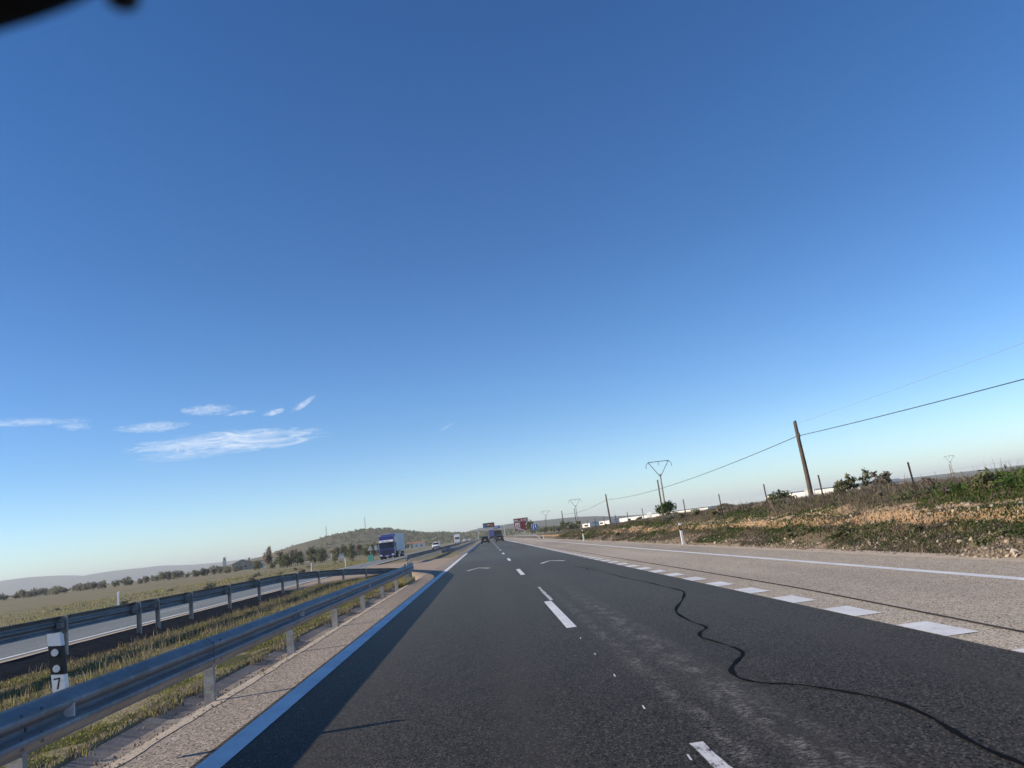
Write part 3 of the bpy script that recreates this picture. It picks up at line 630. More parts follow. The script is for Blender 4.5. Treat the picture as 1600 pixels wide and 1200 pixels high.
delineator('white marker post with black band, two reflectors and numeral 7 on the near barrier', (-3.72, 7.27, -0.03), 1.19, R(-5), R(4), True)
delineator('white marker post with amber reflector at the embankment foot, nearest on the right', (9.30, 38.4, 0.0), 1.02, R(-1), 0, False, None, True)
delineator('distant white marker post on the right shoulder near the bend of the embankment', (9.1, 76.5, 0.0), 1.02, R(-1), 0, False, None, True)
delineator('far white marker post on the right shoulder before the ramped barrier', (9.0, 130, 0.0), 1.02, 0, 0, False, None, True)
for (x, y, lb) in ((-20.1, 44.5, 'white marker post poking above the oncoming-side barrier, leftmost in view'), (-19.9, 91, 'white marker post across the oncoming carriageway before the scrub trees'), (-20.0, 113, 'white marker post across the oncoming carriageway beside the blue lorry')):
    delineator(lb, (x, y, -0.35), 1.35, R(-1), R(180), False, None, False, True)

# ---------------------------------------------------------------- foliage helpers
def leaf_mesh(name, mat, clumps, n, size, flat=0.0, seed=0, aspect=1.6):
    r = np.random.default_rng(seed); P = []
    w = np.array([c[3]*c[4]*c[5] for c in clumps])**0.75; cnt = np.maximum(4, (n*w/w.sum()).astype(int))
    for c, k in zip(clumps, cnt):
        d = r.normal(size=(k, 3)); d /= np.linalg.norm(d, axis=1)[:, None]; rad = r.random(k)**0.45*(1+0.25*r.normal(size=k)*0.5)
        P.append(np.array(c[:3])+d*rad[:, None]*np.array(c[3:6]))
    P = np.concatenate(P); N = len(P)
    a = r.normal(size=(N, 3)); a /= np.linalg.norm(a, axis=1)[:, None]; b = np.cross(a, r.normal(size=(N, 3))); b /= np.linalg.norm(b, axis=1)[:, None]
    s = size*(0.6+0.8*r.random(N))[:, None]
    V = np.stack([P-a*s*aspect*0.5, P+b*s*0.35, P+a*s*aspect*0.5, P-b*s*0.35], 1).reshape(-1, 3)
    return np_mesh(name, V, None, np.arange(N*4).reshape(-1, 4), mat)
def trunk_mesh(name, h, r, branches, seed=0, lean=0.1):
    rd = random.Random(seed); b = MB(); pts = [Vector((0, 0, -0.2))]
    for k in range(1, 5): pts.append(Vector((rd.uniform(-lean, lean)*h*k/4, rd.uniform(-lean, lean)*h*k/4, h*k/4)))
    for i in range(4): b.tube(pts[i], pts[i+1], r*(1-i*0.2), r*(1-(i+1)*0.2), 6, False)
    for k in range(branches):
        p = pts[rd.randint(2, 4)]; an = rd.uniform(0, 6.28); L = h*rd.uniform(0.35, 0.7)
        q = p+Vector((math.cos(an)*L*0.6, math.sin(an)*L*0.6, L*0.7)); b.tube(p, q, r*0.4, r*0.12, 5, False)
        for j in range(2):
            an2 = an+rd.uniform(-1, 1); m_ = p.lerp(q, 0.6); b.tube(m_, m_+Vector((math.cos(an2)*L*0.4, math.sin(an2)*L*0.4, L*0.4)), r*0.2, r*0.06, 4, False)
    return b.mesh(name, M['bark'], True)
def rnd_clumps(n, rx, rz, z0, seed, k=0.45):
    rd = random.Random(seed); out = []
    for i in range(n):
        an = rd.uniform(0, 6.28); q = rd.random()**0.6*rx*0.75
        out.append((math.cos(an)*q, math.sin(an)*q, z0+rd.uniform(-0.5, 0.6)*rz, rx*k*rd.uniform(0.7, 1.2), rx*k*rd.uniform(0.7, 1.2), rz*k*rd.uniform(0.8, 1.3)))
    return out
class TreeKind:
    def __init__(s, name, crown_mat, h, rx, rz, z0, nl, ls, variants=3, trunk=(1.2, 0.14, 4), aspect=1.6, seed=0, ncl=9, k=0.45):
        s.name = name; s.v = []
        for i in range(variants):
            s.v.append((leaf_mesh('crown', crown_mat, rnd_clumps(ncl, rx, rz, z0, seed+i*7, k), nl, ls, 0, seed+i, aspect), trunk_mesh('trunk', trunk[0], trunk[1], trunk[2], seed+i)))
    def place(s, label, cat, loc, sc, group=None, rz=None, zs=1.0):
        o = thing(s.name, label, cat, loc, random.uniform(0, 6.28) if rz is None else rz, group); o.scale = (sc, sc, sc*zs)
        c, t = random.choice(s.v); inst('crown', c, o); inst('trunk', t, o); return o
def g1(x, y): return float(gz_rough(np.array([float(x)]), np.array([float(y)]))[0])

# ---------------------------------------------------------------- hills and far land
def hill(name, label, prof, y, depth, mat, seed, amp=0.06, front=0.55):
    """ridge through (x, z) prof at distance y; slopes to the plain in front and behind"""
    px = np.array([p[0] for p in prof]); pz = np.array([p[1] for p in prof])
    xs = np.linspace(px[0], px[-1], 140); us = np.linspace(-1, 1, 41)
    X, U = np.meshgrid(xs, us); Hh = np.interp(X, px, pz)
    sh = np.where(U < 0, np.clip(1+U, 0, 1), np.clip(1-U, 0, 1)); sh = sh*sh*(3-2*sh)
    nz = fbm(X/depth*5+seed, U*4+seed, 4, seed)-0.47
    Z = (Hh+3)*sh*(1+nz*0.35*(1-sh))+nz*Hh.max()*amp*sh-3
    edge_ = np.clip(np.minimum((X-px[0]), (px[-1]-X))/(0.04*(px[-1]-px[0])), 0, 1); Z = (Z+3)*edge_-3
    Y = y+U*depth; i = np.arange(X.size).reshape(X.shape)
    q = np.stack([i[:-1, :-1].ravel(), i[:-1, 1:].ravel(), i[1:, 1:].ravel(), i[1:, :-1].ravel()], 1)
    o = bpy.data.objects.new(name, np_mesh(name, np.stack([X.ravel(), Y.ravel(), Z.ravel()], 1), None, q, mat, None, True)); COL.objects.link(o)
    tag(o, label, 'hill', None, 'structure')
    return o, (lambda xx, uu: float(np.interp(xx, px, pz)*max(0.0, 1-abs(uu))**1)), (X, Y, Z)
def mk_hill(name, c1, c2, c3, s):
    t = MT(name, 0.95, 0, 0.05)
    a = t.noise(0.012*s, 5, 0.65); b = t.noise(0.11*s, 5, 0.7)
    col = t.ramp(b, [(0.38, c1), (0.5, c2), (0.64, c3)])
    t.color(t.mix(t.ramp(a, [(0.4, (0, 0, 0)), (0.62, (0.75, 0.75, 0.75))]), col, c3)); t.bump(b, 0.8, 3.0); return t.m
M['hill'] = mk_hill('scrubby_hillside', (0.06, 0.065, 0.028), (0.115, 0.108, 0.055), (0.20, 0.165, 0.10), 1.0)
M['hill_far'] = mk_hill('wooded_far_hills', (0.055, 0.062, 0.03), (0.075, 0.078, 0.04), (0.11, 0.10, 0.055), 0.35)
h1, hf, H1 = hill('mast_hill', 'rounded scrubby hill carrying two thin masts left of the road', [(-360, 4), (-313, 9), (-290, 12), (-274, 15.5), (-250, 22), (-226, 25.5), (-191, 28.3), (-164, 30.2), (-140, 28.5), (-122, 25), (-105, 20.5), (-88, 16), (-70, 13.5), (-54, 11), (-20, 7.5), (30, 5), (90, 2)], 1100, 330, M['hill'], 3)
hill('far_hills', 'hazy blue-grey ridge on the far left horizon', [(-6200, 60), (-5200, 90), (-4300, 84), (-3700, 104), (-3350, 112), (-3150, 100), (-2980, 66), (-2870, 68), (-2748, 84), (-2560, 82), (-2403, 80), (-2200, 60), (-1942, 52), (-1700, 56), (-1475, 50), (-1000, 62), (-400, 48), (0, 30)], 6000, 1500, M['hill_far'], 8)
hill('centre_hills', 'grey-green low ridge behind the gantry at the road end', [(-420, 14), (-290, 24), (-200, 20), (-121, 16.5), (-70, 22), (-40, 26.5), (20, 29.5), (81, 31.5), (140, 31), (201, 29), (282, 27), (340, 22), (382, 16), (483, 9), (560, 6), (700, 4), (850, 2)], 2500, 600, M['hill_far'], 5)
hill('right_hills', 'low dark ridge on the far right horizon', [(900, 4), (1000, 6), (1105, 9), (1170, 15), (1234, 20), (1380, 21), (1531, 19), (1745, 17), (2100, 24), (2700, 30), (3400, 16)], 2500, 500, M['hill_far'], 6)
# scrub covering the mast hill: one mass
def scrub_mass(name, label, P, size, n_leaf, mat, seed):
    r = np.random.default_rng(seed); N = len(P)
    k = n_leaf; C = np.repeat(P, k, 0); S = np.repeat(size, k)
    d = r.normal(size=(N*k, 3)); d /= np.linalg.norm(d, axis=1)[:, None]; d[:, 2] = np.abs(d[:, 2])
    c = C+d*(S*r.random(N*k)**0.4)[:, None]*np.array([1, 1, 0.9])
    a = r.normal(size=(N*k, 3)); a /= np.linalg.norm(a, axis=1)[:, None]; b = np.cross(a, r.normal(size=(N*k, 3))); b /= np.linalg.norm(b, axis=1)[:, None]
    s = (S*(0.45+0.3*r.random(N*k)))[:, None]
    V = np.stack([c-a*s, c+b*s*0.7, c+a*s, c-b*s*0.7], 1).reshape(-1, 3)
    o = bpy.data.objects.new(name, np_mesh(name, V, None, np.arange(len(V)).reshape(-1, 4), mat)); COL.objects.link(o); return tag(o, label, 'scrub', None, 'stuff')
X, Y, Z = H1; r = np.random.default_rng(5)
ii = r.integers(0, X.size, 9000); xx = X.ravel()[ii]+r.uniform(-3, 3, 9000); yy = Y.ravel()[ii]+r.uniform(-8, 8, 9000); zz = Z.ravel()[ii]
dens = fbm(xx*0.03, yy*0.03, 3, 2)+np.clip((xx+150)/200, 0, 0.35)-np.clip((-xx-190)/250, 0, .25)
keep = (dens > 0.40) & (yy < 1120) & (zz > -2.5)
P = np.stack([xx, yy, zz], 1)[keep]; scrub_mass('hill_scrub', 'dark scrub and low pines covering the masted hill', P, 1.0+1.6*r.random(len(P))+np.clip((P[:, 0]+130)/120, 0, 1)*0.9, 7, M['scrub'], 3)
# hedge and scrub belt across the plain, too far to part
n = 1500; xx = r.uniform(-900, 500, n); yy = 560+r.random(n)*420-np.clip(xx, -900, -100)*0.1
keep = (fbm(xx*0.012, yy*0.02, 3, 12) > 0.46) & (np.abs(xx+4) > 45)
P = np.stack([xx, yy, np.full(n, -0.6)], 1)[keep]; scrub_mass('plain_scrub', 'distant belt of scrub and groves across the plain', P, 1.0+1.5*r.random(len(P)), 9, M['scrub'], 6)
for (x, zb, hh, lb) in ((-164, 30, 19, 'tall thin lattice mast on the summit of the masted hill'), (-217, 25.6, 17, 'thinner mast on the left shoulder of the masted hill')):
    o = thing('radio_mast', lb, 'mast', (x, 1100, zb-1.5))
    b = MB()
    for a in range(3):
        an = a*2.09; b.tube((0.5*math.cos(an), 0.5*math.sin(an), 0), (0.35*math.cos(an), 0.35*math.sin(an), hh), 0.16, 0.12, 4)
    for k in range(int(hh)):
        b.tube((0.5, 0, k), (-0.25, 0.43, k+1), 0.06, 0.06, 3, False); b.tube((-0.25, 0.43, k), (-0.25, -0.43, k+1), 0.06, 0.06, 3, False)
    b.build('lattice', M['steel_dark'], o)
    MB().tube((0, 0, hh), (0, 0, hh+3), 0.1, 0.05, 5).build('antenna', M['steel_dark'], o)
    MB().box((0.6, -0.3, hh*0.8), (0.6, 0.6, 1.6)).build('panel_antenna', M['sign_back'], o)

# trees across the left field
olive = TreeKind('olive_tree', M['olive'], 4, 2.0, 1.6, 1.75, 520, 0.42, 6, (1.1, 0.18, 4), 1.5, 30, 12)
for k in range(46):
    t_ = k/45; x = -205+t_*104+random.uniform(-1.5, 1.5); y = 345-t_*20+random.uniform(-9, 9)
    olive.place('grey-green olive tree in the long row across the far left field', 'olive tree', (x, y, g1(x, y)-0.1), random.uniform(0.6, 1.1), 'olive trees in the field row')
for k in range(40):
    x = random.uniform(-265, -120); y = 375+random.uniform(0, 60)
    olive.place('olive tree in the grove behind the front row on the far left', 'olive tree', (x, y, g1(x, y)-0.1), random.uniform(0.8, 1.2), 'olive trees in the grove behind')
scr = TreeKind('scrub_tree', M['scrub'], 5, 2.0, 2.3, 2.5, 480, 0.45, 4, (1.5, 0.14, 5), 1.5, 60)
ever = TreeKind('evergreen_tree', M['evergreen'], 6, 1.9, 2.6, 3.0, 560, 0.42, 3, (2.0, 0.18, 4), 1.5, 80)
bare = TreeKind('bare_tree', M['drytwig'], 8, 1.5, 3.2, 4.6, 330, 0.5, 3, (4.0, 0.16, 9), 4.0, 95)
spots = []
for k in range(42):
    px = random.random(); y = 245+random.random()*110; x = y*(-0.268+0.155*px)+random.uniform(-1, 1); spots.append((x, y))
for i, (x, y) in enumerate(spots):
    kd = random.random()
    if kd < 0.6: scr.place('grey-green scrub tree in the thicket below the masted hill', 'tree', (x, y, g1(x, y)-0.1), random.uniform(0.55, 1.1), 'scrub trees below the hill')
    elif kd < 0.82: ever.place('dark evergreen in the thicket below the masted hill', 'tree', (x, y, g1(x, y)-0.1), random.uniform(0.55, 0.95), 'evergreens below the hill')
    else: bare.place('bare leafless tree in the thicket below the masted hill', 'tree', (x, y, g1(x, y)-0.1), random.uniform(0.5, 0.8), 'bare trees below the hill')
for x, y, s in ((-73, 272, 0.95), (-70.5, 275, 0.8), (-75.5, 278, 0.75), (-66.5, 280, 0.7)):
    bare.place('tall bare pale tree standing between the farmhouse and the thicket', 'tree', (x, y, g1(x, y)-0.1), s, 'tall bare trees by the farmhouse')
for x, y, s, k_ in ((-63, 268, 1.0, 1), (-60, 274, 1.05, 1), (-57, 262, .8, 0), (-79, 280, .75, 0), (-83, 290, .7, 0), (-69, 262, .7, 0)):
    (ever if k_ else scr).place('%s tree in the clump right of the farmhouse' % ('dark green' if k_ else 'pale scrubby'), 'tree', (x, y, g1(x, y)-0.1), s, 'trees right of the farmhouse %d' % k_)
for k in range(26):                        # along the oncoming side beyond the lorry
    y = 210+k*13+random.uniform(-4, 4); x = -30-random.random()*25-k*0.6
    (scr if k % 3 else ever).place('roadside %s beyond the blue lorry' % ('scrub bush' if k % 3 else 'evergreen bush'), 'bush', (x, y, g1(x, y)-0.1), random.uniform(0.45, 0.8), 'bushes beyond the lorry %d' % (0 if k % 3 else 1))
for k in range(22):                       # right verge, far
    y = 150+k*16+random.uniform(-5, 5); x = 14+random.random()*9+k*0.5
    scr.place('scrub bush on the right verge far down the road', 'bush', (x, y, g1(x, y)-0.1), random.uniform(0.3, 0.55), 'bushes on the far right verge')
ever.place('dark conical evergreen between the maroon sign and the blue sign', 'tree', (12.6, 226, g1(12.6, 226)), 0.75); ever.place('green bushy tree on the verge right of the blue sign', 'tree', (16.5, 175, g1(16.5, 175)), 0.42)
for k in range(30):                        # band of weeds bordering the oncoming carriageway
    y = 45+k*7.5+random.uniform(-3, 3); x = -28-random.random()*16
    olive.place('low grey shrub on the verge beyond the oncoming carriageway', 'shrub', (x, y, g1(x, y)-0.25), random.uniform(0.16, 0.34), 'low shrubs beyond the oncoming carriageway', None, 0.8)

# ---------------------------------------------------------------- buildings
fh = thing('farmhouse', 'low farmhouse with grey stone walls and clay roofs across the left field', 'house', (-122, 405, g1(-122, 405)), R(12))
MB().prism([(-4.5, 0), (4.5, 0), (4.5, 3.4), (0, 5.0), (-4.5, 3.4)], 'y', -4, 4).build('wall', M['stone_wall'], fh)
MB().quad((-4.9, -4.4, 3.36), (0, -4.4, 5.15), (0, 4.4, 5.15), (-4.9, 4.4, 3.36)).quad((4.9, -4.4, 3.36), (4.9, 4.4, 3.36), (0, 4.4, 5.15), (0, -4.4, 5.15)).build('roof', M['roof_tile'], fh)
MB().box((7.2, 0.5, 1.6), (5.2, 6, 3.2)).build('annexe', M['lime'], fh)
MB().box((7.2, 0.5, 3.35), (5.6, 6.4, 0.3)).build('annexe_roof', M['roof_tile'], fh)
for x in (-2.4, 1.6): 
    w_ = MB().box((x, -4.03, 1.7), (1.0, 0.1, 1.2)).build('window', M['glass_dark'], fh); MB().box((x, -4.06, 1.05), (1.2, 0.16, 0.1)).build('sill', M['lime'], w_)
MB().box((-0.4, -4.03, 1.0), (1.0, 0.1, 2.0)).build('door', M['wood'], fh)
ch = MB().box((3.0, 2.0, 5.0), (0.7, 0.7, 1.4)).build('chimney', M['stone_wall'], fh)
tw = thing('dovecote_tower', 'slim whitewashed tower at the left end of the farmhouse', 'tower', (-129.2, 400, g1(-129, 400)))
MB().box((0, 0, 2.6), (1.7, 1.7, 5.2), 0.2, 0.9).build('shaft', M['lime'], tw); MB().box((0, 0, 5.4), (1.9, 1.9, 0.25), 0.2).build('ledge', M['lime'], tw)
MB().box((0, 0, 6.3), (1.1, 1.1, 1.6), 0.2, 0.7).build('roof_turret', M['stone_wall'], tw); MB().tube((0.8, 0, 5.5), (0.8, 0, 9.0), 0.06, 0.03, 5).build('aerial', M['steel_dark'], tw)
def warehouse(label, x, y, L, D, hgt, rz, roofz, bays):
    o = thing('warehouse', label, 'warehouse', (x, y, g1(x, y)-0.2), rz)
    MB().box((0, 0, hgt/2), (L, D, hgt)).build('wall', M['lime'], o)
    MB().prism([(-D/2-0.2, hgt), (D/2+0.2, hgt), (0, hgt+roofz)], 'x', -L/2-0.2, L/2+0.2).build('roof', M['roof_grey'], o)
    for k in range(bays):
        px = -L/2+L*(k+0.5)/bays
        MB().box((px, -D/2-0.03, 1.6), (3.2, 0.1, 3.0)).build('door', M['sign_back'], o) if k % 3 == 1 else MB().box((px, -D/2-0.03, hgt-0.9), (2.2, 0.1, 0.7)).build('window', M['glass_dark'], o)
    return o
warehouse('long low white warehouse behind the leaning telephone pole', 92, 213, 30, 12, 2.85, R(-60), 0.35, 3)
warehouse('grey-roofed shed end beside the long white warehouse', 107, 214, 12, 12, 2.4, R(-8), 0.9, 1)
warehouse('white farm shed seen over the embankment left of the long warehouse', 81, 345, 56, 14, 2.15, R(-60), 0.35, 4)
warehouse('small white shed further along the embankment top', 58, 376, 12, 10, 1.9, R(-60), 0.4, 1)
warehouse('tiny white barn far off above the right verge', 43, 330, 5, 5, 1.7, R(-60), 0.4, 1)
for (x, y, s, lb) in ((-74, 420, 1.0, 'pale farm building beyond the blue lorry'), (-60, 470, 0.9, 'low cream building behind the far white car'), (-46, 520, 0.8, 'small pale building left of the white van')):
    o = thing('roadside_building', lb, 'building', (x, y, g1(x, y)-0.2), R(5), None, s)
    MB().box((0, 0, 1.9), (14, 8, 3.8)).build('wall', M['lime'], o); MB().prism([(-4.4, 3.8), (4.4, 3.8), (0, 5.4)], 'x', -7.3, 7.3).build('roof', M['roof_tile'], o)
    for q in (-4, 0, 4): MB().box((q, -4.03, 1.9), (1.3, 0.1, 1.3)).build('window', M['glass_dark'], o)

# ---------------------------------------------------------------- poles, pylons, cables
def wood_pole(label, x, y, top, lean, group=None):
    zb = g1(x, y); o = thing('telephone_pole', label, 'telephone pole', (x, y, zb-0.3)); o.rotation_euler = (0, lean, 0)
    hh = top-zb+0.3; b = MB(); rings = []
    for k in range(7):
        t_ = k/6; rr_ = 0.135-0.045*t_; rings.append([(rr_*math.cos(a*math.pi/5)+0.02*math.sin(t_*5), rr_*math.sin(a*math.pi/5), hh*t_) for a in range(10)])
    b.loft(rings).build('pole', M['wood'], o, True)
    MB().box((0.0, -0.13, hh-0.75), (0.08, 0.12, 0.22)).build('clamp', M['steel_dark'], o)
    MB().tube((0, 0, hh), (0, 0, hh+0.06), 0.085, 0.04, 8).build('cap', M['steel_dark'], o); return o
wood_pole('leaning wooden telephone pole standing behind the embankment, the nearest one', 17, 41, 5.5, R(-1.5))
wood_pole('second wooden telephone pole, farther along the embankment line', 17.2, 111, 5.25, R(-1))
wood_pole('third, tiny telephone pole near the end of the embankment', 17.4, 181, 5.1, 0)
def catenary(p, q, sag, n=24):
    return [(p[0]+(q[0]-p[0])*t, p[1]+(q[1]-p[1])*t, p[2]+(q[2]-p[2])*t-4*sag*t*(1-t)) for t in [k/n for k in range(n+1)]]
cb = thing('telephone_cable', 'black cable strung along the wooden telephone poles', 'cable', (17, 41, 4.7))
for k, (p, q, s, rr_) in enumerate((((16.8, -29, 4.7), (16.85, 41, 4.72), 0.62, 0.016), ((16.85, 41, 4.72), (17.1, 111, 4.5), 0.62, 0.018), ((17.1, 111, 4.5), (17.4, 181, 4.4), 0.6, 0.02))):
    MB().path([(a-17, b_-41, c-4.7) for a, b_, c in catenary(p, q, s)], rr_, 5).build('span', M['cable'], cb)
w2 = thing('overhead_wire', 'thin pale wire rising to the right from the top of the nearest pole', 'wire', (16.8, 41, 5.3))
MB().path([(a-16.8, b_-41, c-5.3) for a, b_, c in catenary((16.8, 41, 5.35), (19.5, -20, 6.6), 0.3)], 0.0055, 4).build('span', M['wire'], w2)
def pylon():
    o = thing('power_pylon', '', 'pylon')
    MB().tube((0, 0, -0.5), (0, 0, 9.1), 0.20, 0.12, 8).build('pole', M['pole_concrete'], o)
    MB().tube((-0.55, 0.3, -0.5), (-0.62, 0.2, 8.0), 0.17, 0.13, 8).build('stay_pole', M['wood'], o)
    for k in (-1, 1):
        MB().tube((0, 0, 8.5), (1.95*k, 0, 11.4), 0.07, 0.06, 5).build('arm', M['steel_dark'], o)
        MB().path([(1.75*k, 0, 11.4), (2.2*k, 0, 11.25), (2.45*k, 0, 10.9), (2.5*k, 0, 10.3)], 0.05, 5).build('insulator', M['steel_dark'], o)
    MB().tube((-2.0, 0, 11.45), (2.0, 0, 11.45), 0.065, 0.065, 5).build('crossbar', M['steel_dark'], o)
    MB().tube((0, 0, 11.4), (0, 0, 10.7), 0.05, 0.05, 5).build('insulator', M['steel_dark'], o); return o
py0 = pylon(); py0['label'] = 'nearest twin-pole power pylon with V-shaped crown above a round bush'
py0.location = (34, 150, g1(34, 150)-0.4); py0['group'] = 'power pylons'
for x, y, s, lb in ((35.2, 308, 1.0, 'second V-crowned power pylon, between two telephone poles'), (33.3, 440, 1.0, 'small far V-crowned power pylon above the blue sign'), (199, 330, 0.98, 'lone V-crowned power pylon far off at the right above the weeds')):
    c = copy_tree(py0); c.location = (x, y, g1(x, y)-0.4); c['label'] = lb; c.scale = (s, s, s)

# ---------------------------------------------------------------- wire fence on the embankment
fence = thing('wire_fence', 'wire fence on thin leaning iron posts along the embankment', 'fence', (11.8, 21.4, 0.7))
fp = [(11.8, 15.2, 0.72), (11.8, 21.4, 0.70), (11.8, 27.4, 0.80), (11.8, 33.0, 0.84), (11.8, 39.6, 0.78), (11.8, 46.9, 0.85), (11.85, 53.5, 0.8), (11.9, 60, 0.75), (11.9, 67, 0.7), (12, 74, 0.65), (12, 81, 0.6), (12, 88, 0.6), (12, 95, 0.55)]
fpm = MB().box((0, 0, 0.55), (0.055, 0.006, 1.76)).box((0.024, 0.024, 0.55), (0.006, 0.05, 1.76)).mesh('post', M['rusty'])
tops = []
for k, (x, y, z) in enumerate(fp):
    ln = R([-3, -4, -3, -1, -2, -2, 1, -3, 0, 1, -2, 0, 0][k]); inst('post', fpm, fence, (x-11.8, y-21.4, z-0.7), (R(random.uniform(-2, 2)), ln, random.uniform(-.3, .3))); tops.append((x-11.8+math.sin(ln)*1.0, y-21.4, z-0.7))
for k in (3,):
    x, y, z = fp[k]; MB().tube((x-11.8+0.05, y-21.4-0.9, z-0.75), (x-11.8, y-21.4, z-0.7+0.85), 0.022, 0.022, 5).build('brace', M['rusty'], fence)
for hz in (0.35, 0.72, 1.05):
    MB().path([(a[0], a[1], a[2]+hz) for a in tops], 0.0013, 3).build('wire_strand', M['wire'], fence)

# ---------------------------------------------------------------- signs and gantry
ms = thing('direction_sign', 'large maroon direction sign with white symbols on the right verge', 'road sign', (10.0, 230, 0.2))
MB().box((0, 0, 3.5), (4.2, 0.06, 3.65)).build('border', M['sign_white'], ms)
MB().box((0, -0.04, 3.5), (4.06, 0.06, 3.5)).build('panel', M['maroon'], ms)
MB().box((0, -0.075, 4.45), (4.0, 0.01, 0.10)).build('divider', M['sign_white'], ms)
def bars(lst, mat, name, par, y): 
    b = MB()
    for x, z, w, hh in lst: b.box((x, y, z), (w, 0.01, hh))
    return b.build(name, mat, par)
bars([(-1.35, 4.78, 1.0, 0.22), (0.25, 4.82, 0.3, 0.34), (1.25, 4.85, 0.95, 0.20)], M['sign_white'], 'lettering', ms, -0.076)
bars([(-1.05, 3.35, 1.35, 1.35)], M['sign_white'], 'symbol_panel', ms, -0.076); bars([(-1.35, 3.3, 0.18, 0.9), (-0.95, 3.15, 0.2, 0.7), (-0.65, 3.4, 0.16, 0.9), (-1.05, 2.85, 1.1, 0.1)], M['maroon'], 'symbol', ms, -0.082)
bars([(-1.0, 2.4, 1.5, 0.16), (-0.3, 2.02, 1.8, 0.14)], M['sign_white'], 'lettering', ms, -0.076)
MB().prism([(1.15, 3.2), (1.35, 3.1), (1.75, 3.75), (1.85, 3.65), (1.88, 4.15), (1.45, 3.95), (1.58, 3.87)], 'y', -0.082, -0.072).build('arrow', M['sign_white'], ms)
bars([(1.55, 2.45, 0.6, 0.26)], M['sign_white'], 'lettering', ms, -0.076)
for x in (-1.4, 1.4): MB().box((x, 0.1, 1.6), (0.16, 0.12, 3.8)).build('post', M['galv_dull'], ms)
bs = thing('lane_sign', 'square blue lane sign with two white arrows beside the maroon sign', 'road sign', (10.55, 176, 0.3))
MB().box((0, 0, 2.0), (1.42, 0.04, 1.36)).build('border', M['sign_white'], bs); MB().box((0, -0.03, 2.0), (1.28, 0.04, 1.22)).build('panel', M['sign_blue'], bs)
bars([(-0.26, 1.95, 0.17, 0.85)], M['sign_white'], 'arrow', bs, -0.056); bars([(0.22, 2.1, 0.17, 0.6)], M['sign_white'], 'arrow', bs, -0.056)
MB().prism([(0.14, 1.85), (0.30, 1.85), (0.48, 1.6), (0.34, 1.55)], 'y', -0.062, -0.052).build('arrow', M['sign_white'], bs)
for q in (-0.26, 0.22): MB().prism([(q-0.19, 2.32), (q+0.19, 2.32), (q, 2.54)], 'y', -0.064, -0.054).build('arrow', M['sign_white'], bs)
for x in (-0.4, 0.4): MB().box((x, 0.06, 0.9), (0.08, 0.06, 2.2)).build('post', M['galv_dull'], bs)
ga = thing('sign_gantry', 'white sign gantry with dark display panel spanning the road ahead', 'gantry', (2.6, 460, 0))
for x in (-7.6, 7.5): 
    g_ = MB().box((x, 0, 3.1), (0.45, 0.45, 6.9)).build('column', M['gantry'], ga); MB().box((x, 0, 0.1), (1.0, 1.0, 0.4)).build('footing', M['concrete'], g_)
for zz in (5.6, 6.5): MB().box((-0.05, 0, zz), (15.5, 0.3, 0.28)).build('beam', M['gantry'], ga)
for k in range(14): MB().tube((-7.3+k*1.08, 0, 5.6 if k % 2 else 6.5), (-7.3+(k+1)*1.08, 0, 6.5 if k % 2 else 5.6), 0.07, 0.07, 4).build('brace', M['gantry'], ga)
MB().box((-1.2, -0.35, 7.7), (6.6, 0.4, 2.6)).build('display_panel', M['vms'], ga)
MB().box((-3.5, -0.57, 7.6), (1.5, 0.03, 2.2)).build('display_side', M['sign_blue'], ga)
bars([(-1.2, 8.0, 2.0, 0.35), (-1.4, 7.4, 1.6, 0.3)], M['yellow_print'], 'lettering', ga, -0.58); bars([(0.6, 7.5, 1.1, 1.1)], M['red_print'], 'pictogram', ga, -0.58)
MB().box((3.2, -0.3, 6.05), (3.7, 0.3, 1.7)).build('sign_panel', M['sign_blue'], ga)
bars([(3.0, 6.3, 2.6, 0.2), (2.7, 5.8, 2.0, 0.2)], M['sign_white'], 'lettering', ga, -0.47)
for (x, y, s, lb, kind) in ((-21.2, 146, 1.0, 'back of a white triangular warning sign left of the blue lorry', 3), (-20.6, 150, 1.0, 'grey back of a rectangular sign close to the blue lorry', 4), (-21.4, 205, 1.2, 'bright sign back in the trees behind the blue lorry', 4)):
    o = thing('road_sign', lb, 'road sign', (x, y, g1(x, y)-0.1), R(180)); n_ = kind
    MB().prism([(0.62*math.cos(2*math.pi*k/n_+(math.pi/2 if n_ == 3 else math.pi/4)), 2.4+0.62*math.sin(2*math.pi*k/n_+(math.pi/2 if n_ == 3 else math.pi/4))) for k in range(n_)], 'y', -0.02, 0.02).build('plate', M['sign_back'], o)
    MB().box((0, 0.06, 1.2), (0.09, 0.06, 2.8)).build('post', M['galv_dull'], o)

